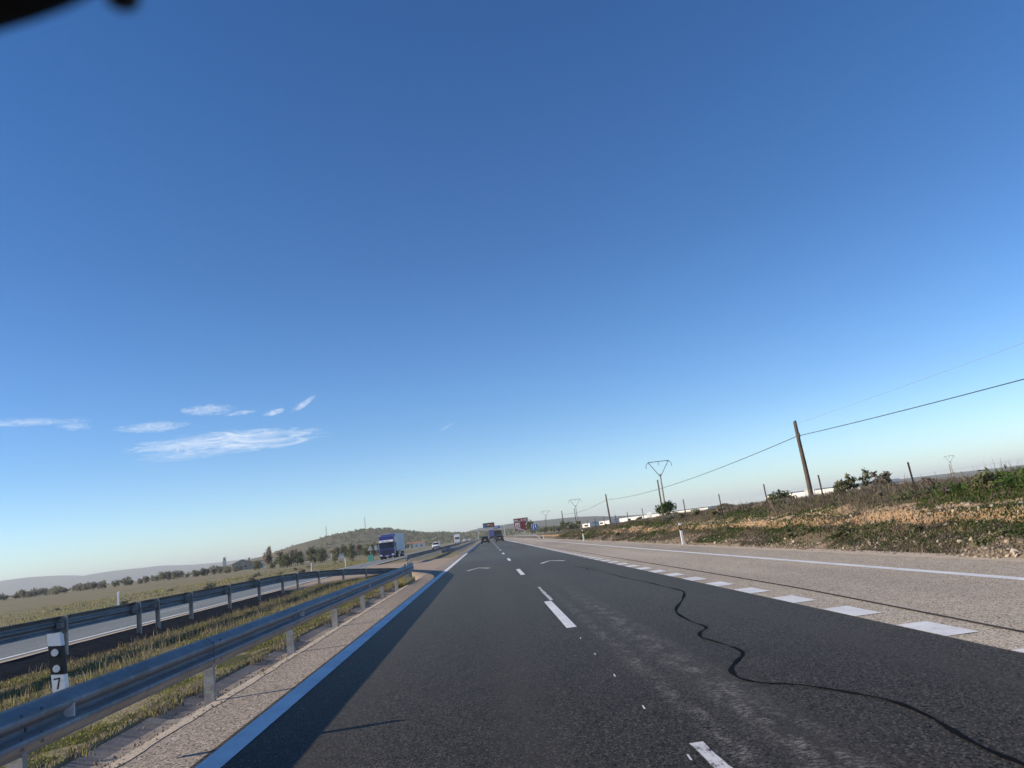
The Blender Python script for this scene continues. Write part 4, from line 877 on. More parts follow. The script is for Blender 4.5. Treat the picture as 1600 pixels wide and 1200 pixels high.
# ---------------------------------------------------------------- vehicles
def wheel(par, x, y, rad, w):
    t_ = MB().tube((x-w/2, y, rad), (x+w/2, y, rad), rad, rad, 16).build('tyre', M['rubber'], par)
    MB().tube((x-w/2-0.012, y, rad), (x+w/2+0.012, y, rad), rad*0.6, rad*0.55, 12).build('rim', M['rim'], t_)
def car(label, loc, paint, rz=0, suv=True, group=None):
    """rear at -y"""
    o = thing('car', label, 'car', loc, rz, group); H = 1.62 if suv else 1.45
    b = MB(); W2 = 0.91
    sec = [(-2.2, 0.42, 0.80, 0.80), (-2.12, 0.32, 1.0, 0.88), (-1.5, 0.28, 1.02, W2), (0.0, 0.26, 1.0, W2), (1.1, 0.28, 0.98, 0.90), (1.9, 0.30, 0.86, 0.84), (2.15, 0.40, 0.72, 0.72)]
    b.loft([[(-w, y, z0+0.08), (-w*0.9, y, z0), (w*0.9, y, z0), (w, y, z0+0.08), (w, y, (z0+z1)/2+0.05), (w*0.93, y, z1), (-w*0.93, y, z1), (-w, y, (z0+z1)/2+0.05)] for y, z0, z1, w in sec]).build('body', paint, o, True, 0.03)
    cab = MB(); s2 = [(-2.02, 0.98, 0.82, 0.0), (-1.72, 0.98, 0.82, H-1.05), (-1.2, 0.98, 0.82, H-0.98), (-0.2, 0.98, 0.82, H-0.97), (0.35, 0.98, 0.80, H-1.06), (1.15, 0.96, 0.78, 0.02)]
    cab.loft([[(-w, y, z0), (w, y, z0), (w-0.16*min(1, hh/0.5), y, z0+hh), (-w+0.16*min(1, hh/0.5), y, z0+hh)] for y, z0, w, hh in s2]).build('roof', paint, o, True, 0.02)
    MB().quad((-0.70, -2.06, 1.02), (0.70, -2.06, 1.02), (0.62, -1.80, H-0.16), (-0.62, -1.80, H-0.16)).build('rear_window', M['glass_dark'], o)
    MB().quad((-0.70, 1.14, 1.02), (0.70, 1.14, 1.02), (0.60, 0.46, H-0.14), (-0.60, 0.46, H-0.14)).build('windscreen', M['glass_dark'], o)
    for k in (-1, 1):
        MB().quad((k*0.835, -1.7, 1.04), (k*0.835, 0.85, 1.04), (k*0.70, 0.25, H-0.16), (k*0.70, -1.5, H-0.16)).build('side_window', M['glass_dark'], o)
        MB().box((k*0.74, -2.13, 0.88), (0.26, 0.12, 0.24)).build('tail_lamp', M['tail_red'], o); MB().box((k*0.68, 2.06, 0.70), (0.34, 0.12, 0.14)).build('headlight', M['lamp_clear'], o)
        MB().box((k*0.99, 0.72, 1.05), (0.18, 0.12, 0.13)).build('wing_mirror', paint, o)
        for y in (-1.35, 1.38): wheel(o, k*0.80, y, 0.33, 0.22)
    MB().box((0, -2.20, 0.52), (1.5, 0.14, 0.2)).build('rear_bumper', M['chassis'], o); MB().box((0, -2.225, 0.78), (0.52, 0.02, 0.12)).build('number_plate', M['sign_white'], o)
    MB().box((0, 2.16, 0.48), (1.4, 0.1, 0.22)).build('front_bumper', M['chassis'], o)
    return o
car('black car driving ahead in the left lane', (-0.62, 182, 0), M['car_black'])
car('dark grey car driving ahead in the right lane', (2.75, 186, 0), M['car_grey'], 0, False)
car('white car approaching behind the lorry on the oncoming side', (-12.6, 196, 0.08), M['car_white'], R(180))
car('tiny white car far off on the oncoming side', (-12.3, 430, 0.15), M['car_white'], R(180), False)
car('white car farthest away on the oncoming side by the gantry', (-12.3, 560, 0.15), M['car_white'], R(180), True)
def box_truck(label, loc, rz, cabm, boxm, Lb, Hb, rear=True):
    """front at -y if not rear, else rear doors at -y"""
    o = thing('lorry', label, 'lorry', loc, rz)
    MB().box((0, Lb/2, (Hb+1.15)/2), (2.5, Lb, Hb-1.15)).build('box_body', boxm, o, False, 0.04)
    MB().box((0, Lb/2+1, 0.9), (1.0, Lb+2, 0.3)).build('chassis', M['chassis'], o)
    MB().box((0, Lb+1.2, 1.75), (2.4, 2.0, 2.7), 0, 0.92).build('cab', cabm, o, False, 0.1)
    MB().quad((-1.0, Lb+2.19, 1.8), (1.0, Lb+2.19, 1.8), (0.95, Lb+2.15, 2.7), (-0.95, Lb+2.15, 2.7)).build('windscreen', M['glass_dark'], o)
    for k in (-1, 1):
        MB().box((k*0.05+k*0.58, -0.03, (Hb+1.2)/2), (1.14, 0.05, Hb-1.35)).build('door', boxm, o)
        MB().box((k*1.0, -0.05, 0.95), (0.35, 0.08, 0.16)).build('tail_lamp', M['tail_red'], o)
        for y in (1.6, 2.9, Lb+1.2): wheel(o, k*1.05, y, 0.5, 0.3)
    MB().box((0, 0.0, 0.6), (2.3, 0.1, 0.16)).build('bumper', M['chassis'], o)
    return o
box_truck('blue-violet box lorry far ahead under the gantry', (2.0, 345, 0), 0, M['truck_blue'], M['truck_violet'], 10, 4.0)
box_truck('dark van-bodied lorry just beyond the dark grey car', (3.5, 262, 0), 0, M['car_grey'], M['car_black'], 5, 2.9)
box_truck('white van coming towards us far off on the oncoming side', (-13.4, 362, 0.1), R(180), M['car_white'], M['car_white'], 5.5, 3.9)
def artic(loc, rz):
    """cab front at -y"""
    o = thing('articulated_lorry', 'blue articulated lorry with white trailer approaching on the oncoming carriageway', 'lorry', loc, rz)
    prof = [(0.10, 0.35), (-0.02, 0.55), (-0.03, 1.25), (0.0, 1.6), (0.16, 2.75), (0.42, 3.15), (0.9, 3.62), (2.2, 3.72), (2.2, 0.75), (0.9, 0.75), (0.9, 0.35)]
    cabo = MB().prism(prof, 'x', -1.22, 1.22).build('cab', M['truck_blue'], o, False, 0.05)
    MB().quad((-1.08, -0.012, 1.72), (1.08, -0.012, 1.72), (1.04, 0.125, 2.62), (-1.04, 0.125, 2.62)).build('windscreen', M['glass_dark'], cabo)
    MB().prism([(-0.28, 2.68), (-0.22, 2.92), (0.22, 3.02), (0.16, 2.72)], 'x', -1.15, 1.15).build('sun_visor', M['sign_white'], cabo)
    bars([(-0.5, 2.83, 0.5, 0.08), (0.25, 2.83, 0.6, 0.08)], M['truck_blue'], 'visor_lettering', cabo, -0.262)
    for k in range(5): MB().box((0, -0.045, 0.82+k*0.155), (1.9-0.05*k, 0.04, 0.07)).build('grille_slat', M['chassis'], cabo)
    MB().box((0, -0.06, 0.50), (2.4, 0.16, 0.34)).build('bumper', M['truck_blue'], cabo, False, 0.04); MB().box((0, -0.15, 0.5), (0.52, 0.02, 0.12)).build('number_plate', M['sign_white'], cabo)
    for k in (-1, 1):
        MB().box((k*0.95, -0.10, 0.66), (0.40, 0.12, 0.22)).build('headlight', M['lamp_clear'], cabo)
        MB().box((k*1.42, 0.12, 2.25), (0.16, 0.18, 0.62)).build('wing_mirror', M['truck_blue'], cabo); MB().box((k*1.30, 0.14, 2.5), (0.2, 0.05, 0.05)).build('mirror_arm', M['chassis'], cabo)
        MB().quad((k*1.232, 0.35, 1.75), (k*1.232, 1.05, 1.75), (k*1.232, 1.05, 2.5), (k*1.232, 0.42, 2.5)).build('side_window', M['glass_dark'], cabo)
        MB().box((k*1.15, 2.35, 2.3), (0.08, 0.5, 2.6)).build('wind_deflector', M['truck_blue'], cabo)
        wheel(o, k*1.05, 1.35, 0.5, 0.32); wheel(o, k*1.0, 4.9, 0.5, 0.5)
        for y in (11.2, 12.5, 13.8): wheel(o, k*1.05, y, 0.48, 0.36)
        MB().box((k*1.18, 8.0, 0.75), (0.06, 3.4, 0.5)).build('side_guard', M['sign_back'], o)
    MB().box((0, 8.2, 1.08), (1.0, 14.5, 0.28)).build('chassis', M['chassis'], o)
    tr = MB().box((0, 9.6, 2.58), (2.55, 13.6, 2.80)).build('trailer_body', M['trailer_white'], o)
    MB().box((0, 2.79, 3.72), (2.4, 0.03, 0.46)).build('headboard', M['truck_violet'], tr)
    for k in range(14):
        for s_ in (-1, 1): MB().box((s_*1.285, 3.2+k*0.99, 2.58), (0.03, 0.07, 2.7)).build('side_rib', M['trailer_white'], tr)
    for s_ in (-1, 1): MB().box((s_*1.285, 9.6, 1.16), (0.04, 13.6, 0.12)).build('side_rail', M['sign_back'], tr)
    MB().box((0, 9.6, 3.995), (2.6, 13.65, 0.05)).build('trailer_roof', M['trailer_white'], tr)
    return o
artic((-16.4, 131, -0.12), R(0))
bn = thing('roadside_bin', 'small teal container beside the front wheel of the blue lorry', 'container', (-18.9, 130, -0.3), 0, None, 0.6)
MB().box((0, 0, 0.9), (1.3, 1.0, 1.5), 0, 1.08).build('body', M['teal'], bn); MB().prism([(-0.72, 1.65), (0.72, 1.65), (0.6, 1.95), (-0.6, 1.95)], 'y', -0.56, 0.56).build('lid', M['teal'], bn)

# ---------------------------------------------------------------- grass, weeds, stones
def blades(name, label, P, hgt, wid, colr, lean=0.5, seg=True, seed=0, wind=(0, 0)):
    r = np.random.default_rng(seed); N = len(P); an = r.random(N)*6.283; d = np.stack([np.cos(an), np.sin(an), np.zeros(N)], 1); s = np.stack([-d[:, 1], d[:, 0], np.zeros(N)], 1)
    an2 = r.random(N)*6.283; dd = np.stack([np.cos(an2)+wind[0], np.sin(an2)+wind[1], np.zeros(N)], 1)*lean*r.random(N)[:, None]
    up = np.array([0, 0, 1.0]); h_ = hgt[:, None]; w_ = wid[:, None]
    b0 = P-s*w_*0.5; b1 = P+s*w_*0.5; mid = P+(up*0.55+dd*0.25)*h_; m0 = mid-s*w_*0.42; m1 = mid+s*w_*0.42; tip = P+(up*(1-0.25*lean)+dd)*h_
    V = np.stack([b0, b1, m1, m0, tip], 1).reshape(-1, 3); k = np.arange(N)*5
    q = np.stack([k, k+1, k+2, k+3], 1); t3 = np.stack([k+3, k+2, k+4], 1)
    C = np.repeat(colr, 5, 0); 
    o = bpy.data.objects.new(name, np_mesh(name, V, t3, q, M['leafattr'], C)); COL.objects.link(o); return tag(o, label, 'grass', None, 'stuff')
def pal(r, N, cols, wts, jit_=0.25):
    c = np.array(cols)[r.choice(len(cols), N, p=np.array(wts)/sum(wts))]; return np.clip(c*(1+jit_*r.normal(size=(N, 1))), 0.008, 0.6)
GREEN = (0.165, 0.19, 0.046); YG = (0.31, 0.28, 0.09); DRY = (0.36, 0.30, 0.175); GREY = (0.20, 0.185, 0.15); MAUVE = (0.165, 0.125, 0.10); DG = (0.05, 0.085, 0.022)
r = np.random.default_rng(3)
def median_pts(N, y0, y1, x0=-9.7, x1=-4.0):
    x = r.uniform(x0, x1, N); y = r.uniform(y0, y1, N); return x, y
x1_, y1_ = median_pts(95000, 4.5, 17); x2_, y2_ = median_pts(105000, 17, 53)
x = np.concatenate((x1_, x2_)); y = np.concatenate((y1_, y2_))
den = fbm(x*1.6, y*1.2, 3, 40); fringe = (x > -4.25)
ok = (den > 0.28) & (x < -4.08+0.10*(fbm(y*2.0, x*0, 2, 2)*2-0.6)) & ((y < 36.5) | (tip(x, y) > 0.15))
x = x[ok]; y = y[ok]; den = den[ok]; N = len(x); z = med_z(x, y)-0.01
tall = np.clip((-7.0-x)/1.6, 0, 1)*(0.5+fbm(x*0.9, y*0.5, 3, 44))
hh = (0.028+0.045*r.random(N)**2*2*den+0.055*tall*r.random(N))*np.where(y > 16, 1.15, 1.0)
cg = pal(r, N, [GREEN, YG, DRY, GREY, MAUVE], [5, 3.0, 1.0, 1.0, 0.4]); ct = pal(r, N, [GREEN, YG, DRY, GREY, MAUVE], [1.3, 1.5, 2.5, 2.4, 2.4]); cf = pal(r, N, [GREY, DRY, YG], [4, 3, 1])
patch = np.clip((fbm(x*0.8, y*0.6, 3, 47)-0.42)*5, 0, 1); sel = (r.random(N) < np.clip(tall*0.8+patch*0.35, 0, 1)); fr = (x > -4.28) & (r.random(N) < 0.75)
col = np.where(fr[:, None], cf, np.where(sel[:, None], ct, cg))
blades('median_grass', 'short green and yellowed grass growing between the two barriers', np.stack([x, y, z], 1), hh, np.where(y < 16, 0.010, 0.016)*(0.7+0.6*r.random(N)), col, 0.9, True, 1)
# taller dry weeds near the far barrier
N = 15000; x = r.uniform(-9.7, -6.6, N); y = r.uniform(10, 44, N); ok = (fbm(x*1.1, y*0.5, 3, 50) > 0.40) & ((y < 36.5) | (tip(x, y) > 0.3)); x = x[ok]; y = y[ok]; N = len(x)
blades('median_weeds', 'taller dry weeds along the far barrier in the median', np.stack([x, y, med_z(x, y)-0.02], 1), 0.08+0.26*r.random(N)**2.2, 0.006+0.007*r.random(N), pal(r, N, [DRY, GREY, MAUVE, YG], [3, 2.5, 2.5, 1.4]), 0.45, True, 2)
# tufts crossing the drain edge
N = 9000; y = r.uniform(5, 36, N); x = -4.06+r.normal(size=N)*0.07; ok = fbm(y*1.3, y*0, 3, 61) > 0.46; x = x[ok]; y = y[ok]; N = len(x)
blades('drain_edge_tufts', 'grey dry tufts hanging over the concrete drain', np.stack([x, y, np.full(N, -0.03)], 1), 0.06+0.10*r.random(N), 0.008+0.008*r.random(N), pal(r, N, [GREY, DRY, MAUVE, YG], [4, 2, 1.5, 1.5]), 1.0, True, 3)
# verge by the crossing
N = 4000; y = r.uniform(33, 37.2, N); x = -3.8+r.normal(size=N)*0.2; ok = x < -3.48; x = x[ok]; y = y[ok]; N = len(x)
blades('barrier_foot_grass', 'dry yellow tuft at the rounded end of the near barrier', np.stack([x, y, np.full(N, -0.05)], 1), 0.10+0.22*r.random(N), 0.012+0.01*r.random(N), pal(r, N, [DRY, YG, GREEN], [3, 2, 1]), 0.7, True, 4)
# verge beyond the oncoming carriageway
N = 70000; y = 14+r.random(N)**1.5*170; x = -20.0-r.random(N)**1.4*30; ok = fbm(x*0.25, y*0.12, 3, 70) > 0.40; x = x[ok]; y = y[ok]; N = len(x)
blades('field_grass', 'rough dry grass on the verge beyond the oncoming carriageway', np.stack([x, y, gz_rough(x, y)-0.02], 1), (0.06+0.18*r.random(N)**2)*(1+y/220), (0.012+0.014*r.random(N))*(1+y/70), pal(r, N, [DRY, YG, GREEN, GREY, MAUVE], [3, 3, 2.2, 1.5, 1]), 0.6, True, 5)
# embankment vegetation
def bank_pts(N, y0, y1, o0, o1, p=1.0):
    y = y0+(y1-y0)*r.random(N)**p; off = r.uniform(o0, o1, N); x = 9.2+off-crest(y)*0.45*np.clip(off/1.2, 0, 1); return x, y, off
x, y, off = bank_pts(190000, 10, 125, 1.75, 6.2, 1.7)
dn = fbm(x*0.8, y*0.45, 4, 80); ok = dn+np.clip((off-2.0)*0.4, -0.1, 0.25) > 0.42; x = x[ok]; y = y[ok]; off = off[ok]; dn = dn[ok]; N = len(x)
gp = fbm(x*0.55+4, y*0.22, 3, 83)+np.clip((3.0-off)*0.22, -0.2, 0.25)+np.clip((24-y)*0.012, -0.1, 0.1)
isg = r.random(N) < np.clip((gp-0.385)*6, 0.18, 0.95)
col = np.where(isg[:, None], pal(r, N, [DG, (0.075, 0.11, 0.03), GREEN], [3, 3, 1]), pal(r, N, [MAUVE, (0.21, 0.16, 0.115), DRY, GREY], [4, 3.0, 1.6, 1.2]))
hh = np.where(isg, 0.06+0.15*r.random(N), 0.07+0.24*r.random(N)**1.8)*np.clip(0.5+(off-1.9)*0.3, 0.5, 1.1)
blades('embankment_weeds', 'dry mauve-brown weeds and green herbs on the upper embankment', np.stack([x, y, bank_z(x, y)-0.03], 1), hh, (0.012+0.014*r.random(N))*np.where(y > 50, 1.8, 1.0)*np.where(isg, 1.5, 0.8), col, 0.75, True, 6)
x, y, off = bank_pts(2600, 10, 90, 3.4, 6.0, 1.4); ok = fbm(x*0.5, y*0.3, 3, 84) > 0.44; x = x[ok]; y = y[ok]; N = len(x)
blades('tall_dry_stalks', 'tall dry stalks sticking up along the embankment crest', np.stack([x, y, bank_z(x, y)-0.03], 1), 0.22+0.45*r.random(N)**2, 0.008+0.006*r.random(N), pal(r, N, [DRY, MAUVE, GREY], [3, 3, 2]), 0.35, True, 7)
x, y, off = bank_pts(150000, 10, 120, 0.3, 2.05, 1.7)
gp = fbm(x*0.9, y*0.28, 4, 90)+np.clip((off-1.0)*0.22, -0.2, 0.12)-np.clip((off-1.7)*0.5, 0, 0.12); ok = r.random(len(x)) < np.clip((gp-0.36)*7, 0.12, 1); x = x[ok]; y = y[ok]; off = off[ok]; N = len(x)
isg = r.random(N) < np.clip((fbm(x*0.7, y*0.2, 3, 93)-0.36)*5, 0.15, 0.9)
col = np.where(isg[:, None], pal(r, N, [DG, (0.07, 0.105, 0.03), (0.10, 0.125, 0.04)], [3, 3, 2]), pal(r, N, [MAUVE, GREY, DRY, (0.12, 0.09, 0.07)], [3, 2, 1, 2]))
blades('embankment_herbs', 'low green herbs covering the lower embankment below the orange soil', np.stack([x, y, bank_z(x, y)-0.02], 1), 0.04+0.10*r.random(N), (0.014+0.016*r.random(N))*np.where(y > 50, 1.5, 1.0), col, 1.1, True, 8)
# stones
def rock_mesh(seed):
    rd = np.random.default_rng(seed); b = MB(); import bmesh
    bm = bmesh.new(); bmesh.ops.create_icosphere(bm, subdivisions=1, radius=1.0)
    for v in bm.verts: v.co *= 0.75+0.5*rd.random(); v.co.z *= 0.65
    me = bpy.data.meshes.new('rock'); bm.to_mesh(me); bm.free(); me.materials.append(M['rock']); return me
RM = [rock_mesh(s) for s in range(6)]
N = 150; x, y, off = bank_pts(N, 12, 44, 0.15, 2.3, 1.3)
zone = []
for i in range(N):
    if not (off[i] < 0.9 or 1.7 < off[i]): continue
    s = random.uniform(0.03, 0.07) if random.random() < 0.88 else random.uniform(0.07, 0.11)
    o = inst('rock', random.choice(RM), None, (x[i], y[i], float(bank_z(x[i:i+1], y[i:i+1])[0])+s*0.2), (random.uniform(0, 6), random.uniform(0, 6), random.uniform(0, 6)), (s, s*random.uniform(0.7, 1.2), s*random.uniform(0.6, 0.9)))
    lb = 'pale limestone lump lying in the exposed orange soil band' if off[i] > 1.7 else 'pale limestone lump in the rubble at the embankment foot'
    tag(o, lb, 'stone', 'stones in the orange soil band' if off[i] > 1.7 else 'stones at the embankment foot')
# fine rubble: one mass
N = 9000; x, y, off = bank_pts(N, 10, 75, 0.0, 1.3, 1.5); ok = fbm(x*1.0, y*0.3, 3, 99)-off*0.12 > 0.34; x = x[ok]; y = y[ok]; off = off[ok]
xx2, yy2, off2 = bank_pts(3500, 10, 75, 1.6, 2.25, 1.5); x = np.concatenate((x, xx2)); y = np.concatenate((y, yy2)); N = len(x)
base = np.array([(1, 0, 0), (-1, 0, 0), (0, 1, 0), (0, -1, 0), (0, 0, 1), (0, 0, -1)], float); F8 = np.array([(0, 2, 4), (2, 1, 4), (1, 3, 4), (3, 0, 4), (2, 0, 5), (1, 2, 5), (3, 1, 5), (0, 3, 5)])
s = (0.014+0.045*r.random(N)**2.2)*np.where(y > 40, 1.3, 1); V = base[None]*(s[:, None]*(0.6+0.8*r.random((N, 6))))[:, :, None]
rot = r.random(N)*6.28; c, s_ = np.cos(rot)[:, None], np.sin(rot)[:, None]; Vx = V[:, :, 0]*c-V[:, :, 1]*s_; Vy = V[:, :, 0]*s_+V[:, :, 1]*c; V = np.stack([Vx, Vy, V[:, :, 2]*0.8], 2)
V = V+np.stack([x, y, bank_z(x, y)+0.008], 1)[:, None, :]
colr = np.repeat(pal(r, N, [(0.44, 0.37, 0.285), (0.36, 0.28, 0.20), (0.50, 0.45, 0.38), (0.28, 0.20, 0.13)], [3, 2, 2, 1.5], 0.15), 6, 0)
rub = bpy.data.objects.new('rubble', np_mesh('rubble', V.reshape(-1, 3), (F8[None]+(np.arange(N)*6)[:, None, None]).reshape(-1, 3), None, M['leafattr'], colr)); COL.objects.link(rub)
tag(rub, 'small pale rubble and clods scattered over the embankment foot', 'rubble', None, 'stuff')
# loose grit on the drain and shoulder edge
N = 2600; y = 4.5+r.random(N)**1.3*31; x = -3.62+r.normal(size=N)*0.17; ok = (x > -4.0) & (x < -3.33); x = x[ok]; y = y[ok]; N = len(x)
s = 0.005+0.016*r.random(N)**2.5; V = base[None]*(s[:, None]*(0.6+0.8*r.random((N, 6))))[:, :, None]+np.stack([x, y, np.interp(x, [-4.07, -3.86, -3.70, -3.46, -3.36], [-0.03, -0.085, -0.085, -0.018, -0.006])], 1)[:, None, :]
colr = np.repeat(pal(r, N, [(0.42, 0.35, 0.27), (0.30, 0.25, 0.20)], [2, 1], 0.2), 6, 0)
gr = bpy.data.objects.new('grit', np_mesh('grit', V.reshape(-1, 3), (F8[None]+(np.arange(N)*6)[:, None, None]).reshape(-1, 3), None, M['leafattr'], colr)); COL.objects.link(gr)
tag(gr, 'loose grit along the concrete drain', 'grit', None, 'stuff')

# shrubs on the embankment
def shrub(name, label, cat, loc, clumps, mat, n, size, seed, stems, aspect=1.8, group=None):
    o = thing(name, label, cat, loc, 0, group); inst('foliage', leaf_mesh('foliage', mat, clumps, n, size, 0, seed, aspect), o)
    rd = random.Random(seed)
    for k in range(stems):
        c = clumps[k % len(clumps)]; MB().tube((rd.uniform(-.1, .1), rd.uniform(-.1, .1), -0.15), (c[0], c[1], c[2]), 0.02, 0.008, 5).build('stem', M['bark'], o)
    return o
def bz(x, y): return g1(x, y)+0.22
shrub('round_bush', 'round dark green bush at the foot of the nearest power pylon', 'bush', (15.8, 69.5, bz(15.8, 69.5)), [(0, 0, 0.55, 0.8, 0.8, 0.55), (0.45, 0, 0.75, 0.5, 0.6, 0.4), (-0.45, 0.1, 0.6, 0.5, 0.5, 0.45), (0.1, 0.1, 1.0, 0.45, 0.5, 0.3)], M['green'], 900, 0.13, 5, 3)
shrub('crest_bush', 'brown-green bush on the embankment crest left of the nearest telephone pole', 'bush', (15.5, 41.5, bz(15.5, 41.5)), [(0, 0, 0.35, 0.5, 0.5, 0.35), (0.5, 0.2, 0.3, 0.4, 0.4, 0.3), (-0.4, 0, 0.25, 0.35, 0.4, 0.3)], M['evergreen'], 600, 0.10, 6, 3)
shrub('pine_sapling', 'spiky green sapling on the crest, left one of the two right of the telephone pole', 'sapling', (14.9, 32.2, bz(14.9, 32.2)), [(0, 0, 0.45, 0.32, 0.3, 0.25), (0.25, 0, 0.62, 0.2, 0.2, 0.14), (-0.28, 0, 0.55, 0.22, 0.2, 0.12), (0.08, 0, 0.80, 0.14, 0.14, 0.12), (-0.42, 0, 0.42, 0.18, 0.16, 0.1), (0.35, 0, 0.38, 0.2, 0.2, 0.14)], M['scrub'], 250, 0.10, 9, 6, 2.4)
shrub('pine_sapling', 'thinner open sapling on the crest, right one of the two right of the telephone pole', 'sapling', (14.9, 30.6, bz(14.9, 30.6)), [(0, 0, 0.5, 0.14, 0.14, 0.3), (0.15, 0, 0.75, 0.13, 0.1, 0.16), (-0.12, 0, 0.62, 0.13, 0.1, 0.1), (0.05, 0, 0.95, 0.06, 0.06, 0.12), (0.25, 0, 0.42, 0.16, 0.12, 0.1)], M['scrub'], 120, 0.09, 10, 5, 2.6)
shrub('dry_bush', 'yellowish twiggy bush on the crest between the saplings and the tall fence post', 'bush', (14.6, 28.6, bz(14.6, 28.6)), [(0, 0, 0.4, 0.28, 0.3, 0.3), (0.15, 0, 0.6, 0.15, 0.15, 0.15), (-0.3, 0, 0.7, 0.1, 0.1, 0.12)], M['drytwig'], 300, 0.09, 12, 4, 2.6)
shrub('bramble', 'dark green bramble thicket on the embankment at the right edge', 'bramble', (12.9, 19.2, bz(12.9, 19.2)-0.1), [(0, 0, 0.2, 0.7, 1.2, 0.28), (-0.5, 1.3, 0.05, 0.5, 1.0, 0.25), (-0.4, -1.2, 0.1, 0.6, 1.0, 0.28)], M['green'], 2400, 0.075, 14, 3, 1.5)
shrub('bramble', 'dark bramble clump around the foot of the tall fence post', 'bramble', (12.1, 22.3, bz(12.1, 22.3)-0.1), [(0, 0, 0.15, 0.5, 0.7, 0.25), (0.4, -0.8, 0.25, 0.45, 0.6, 0.25)], M['evergreen'], 1300, 0.07, 15, 3, 1.5)
ar = thing('bent_stalk', 'bare arching stalk bent over above the weeds right of the tall fence post', 'stalk', (12.6, 21.0, bz(12.6, 21.0)-0.1))
MB().path([(0.22, -0.4, 0), (0.16, -0.36, 0.30), (0.1, -0.26, 0.52), (0.02, -0.12, 0.62), (-0.06, 0.0, 0.58), (-0.1, 0.08, 0.44)], 0.011, 5).build('stem', M['drytwig'], ar)
for q in ((0.1, -0.3, 0.62), (0.25, -0.46, 0.25)): MB().path([q, (q[0]+0.12, q[1]+0.05, q[2]-0.15), (q[0]+0.2, q[1]+0.05, q[2]-0.3)], 0.009, 4).build('twig', M['drytwig'], ar)
# scattered clumps that break up the crest and the slope
dryk = [leaf_mesh('foliage', M['drytwig'], rnd_clumps(6, 0.34, 0.30, 0.24, 200+k), 260, 0.085, 0, 200+k, 3.2) for k in range(3)]
grnk = [leaf_mesh('foliage', M['scrub'], rnd_clumps(6, 0.34, 0.26, 0.20, 220+k), 320, 0.075, 0, 220+k, 1.6) for k in range(3)]
stm = MB().tube((0, 0, -0.15), (0.02, 0, 0.32), 0.012, 0.006, 4).tube((0, 0, -0.1), (0.16, 0.05, 0.26), 0.009, 0.004, 4).tube((0, 0, -0.1), (-0.15, -0.06, 0.24), 0.009, 0.004, 4).mesh('stem', M['bark'])
for k in range(76):
    y = 13+(k/75)**1.35*72+random.uniform(-0.8, 0.8); low = random.random() < 0.22; x = (9.9+random.random()*0.9) if low else (11.6+random.random()*3.4); dry = (not low) and random.random() < 0.45
    zz_ = float(bank_z(np.array([x]), np.array([y]))[0])-0.03
    o = thing('weed_clump', 'dry twiggy weed clump standing on the embankment crest' if dry else ('low green weed clump on the lower embankment slope' if low else 'grey-green weed clump on the embankment crest'), 'weeds', (x, y, zz_), random.uniform(0, 6.28), 'dry clumps on the crest' if dry else ('green clumps on the lower slope' if low else 'green clumps on the crest'))
    s_ = random.uniform(0.5, 1.15)*(0.7 if low else 1.0); o.scale = (s_*random.uniform(0.9, 1.5), s_, s_*random.uniform(0.7, 1.1))
    inst('foliage', random.choice(dryk if dry else grnk), o); inst('stem', stm, o)
# far right-hand verge shrubs blending the embankment into the distance
for k in range(40):
    y = 50+k*3.4+random.uniform(-1, 1); x = 12+random.random()*3.5
    olive.place('low grey-brown shrub on the embankment further down the road', 'shrub', (x, y, bz(x, y)-0.3), random.uniform(0.12, 0.24), 'low shrubs along the embankment', None, 0.9)

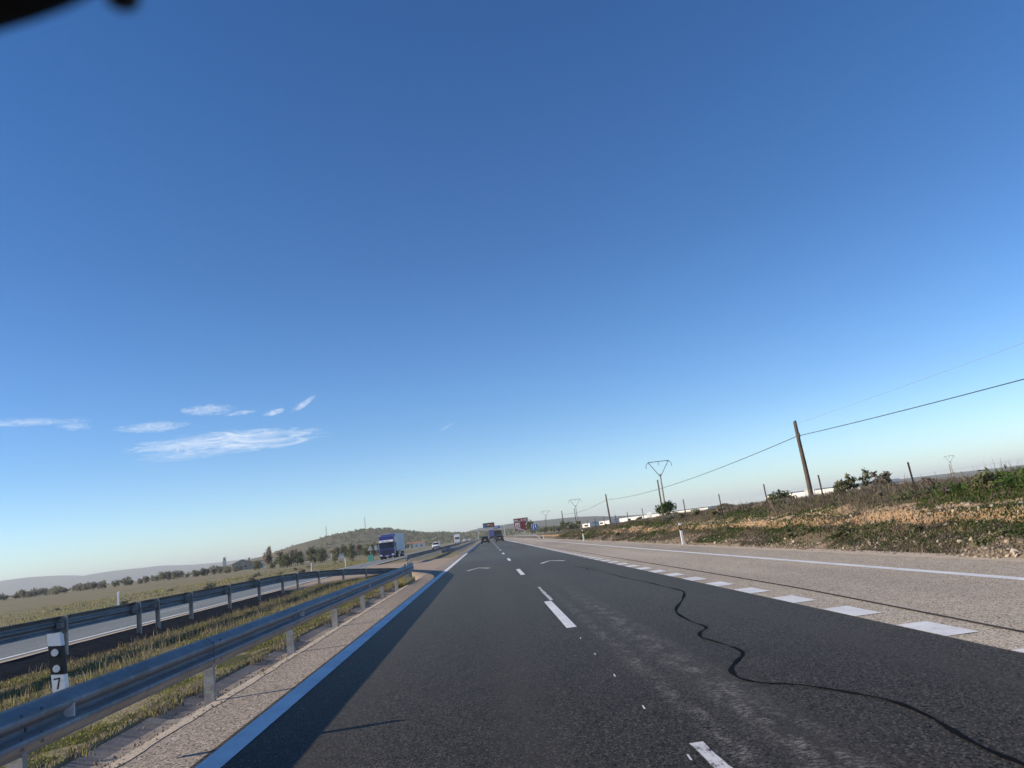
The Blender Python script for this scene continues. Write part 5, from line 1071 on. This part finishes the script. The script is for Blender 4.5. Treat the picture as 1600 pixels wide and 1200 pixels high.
# ---------------------------------------------------------------- rear-view mirror of the viewer's car
mr = thing('rear_view_mirror', 'black rear-view mirror hanging out of focus at the top left corner', 'mirror')
def cpt(px, py, d): return Vector((0, 0, CAM_H))+(F_+R_*((px-800)/1232.5)-U_*((py-600)/1232.5))*d
c0 = cpt(-188, -24, 0.34); mr.location = c0
RM3 = Matrix((R_, -F_, U_)).transposed() @ Matrix.Rotation(R(-13.5), 3, 'Y')       # housing hangs tilted
mr.rotation_euler = RM3.to_euler()
rings = []
for yy_, s in ((-0.022, 0.72), (-0.012, 0.95), (0.0, 1.0), (0.012, 1.0)):
    ring = []
    for k in range(28):
        a = 2*math.pi*k/28; ca, sa = math.cos(a), math.sin(a)
        ring.append((0.100*s*math.copysign(abs(ca)**0.6, ca), yy_, 0.030*s*math.copysign(abs(sa)**0.7, sa)))
    rings.append(ring)
MB().loft(rings).build('housing', M['mirror_shell'], mr, True)
gl = [(p[0]*0.94, 0.0125, p[2]*0.9) for p in rings[-1]]; MB().quad(*gl).build('glass', M['mirror_glass'], mr)
MB().tube((0.0, -0.015, 0.02), (0.0, -0.04, 0.11), 0.009, 0.011, 8).build('stalk', M['mirror_shell'], mr)
knob = thing('sensor_knob', 'small dark blurred knob beside the mirror at the top left', 'knob', tuple(cpt(191, -5, 0.34)))
MB().loft([[(0.0075*s*math.cos(k*math.pi/6), 0.0075*s*math.sin(k*math.pi/6), zz) for k in range(12)] for zz, s in ((-0.005, 0.4), (-0.003, 0.85), (0.0, 1.0), (0.02, 1.0), (0.05, 0.8))]).build('housing', M['mirror_shell'], knob, True)

# ---------------------------------------------------------------- haze
hz = bpy.data.objects.new('haze', MB().box((-500, 4000, 59), (17000, 11000, 124)).mesh('haze', None)); COL.objects.link(hz)
tag(hz, 'thin daylight haze over the plain', 'haze', None, 'stuff')
hm = bpy.data.materials.new('thin_haze'); hm.use_nodes = True; hm.node_tree.nodes.clear()
ho = hm.node_tree.nodes.new('ShaderNodeOutputMaterial'); hv = hm.node_tree.nodes.new('ShaderNodeVolumePrincipled')
hv.inputs['Color'].default_value = (0.93, 0.98, 1.0, 1); hv.inputs['Density'].default_value = 0.00018; hv.inputs['Anisotropy'].default_value = 0.0
hm.node_tree.links.new(hv.outputs[0], ho.inputs['Volume']); hz.data.materials.append(hm)
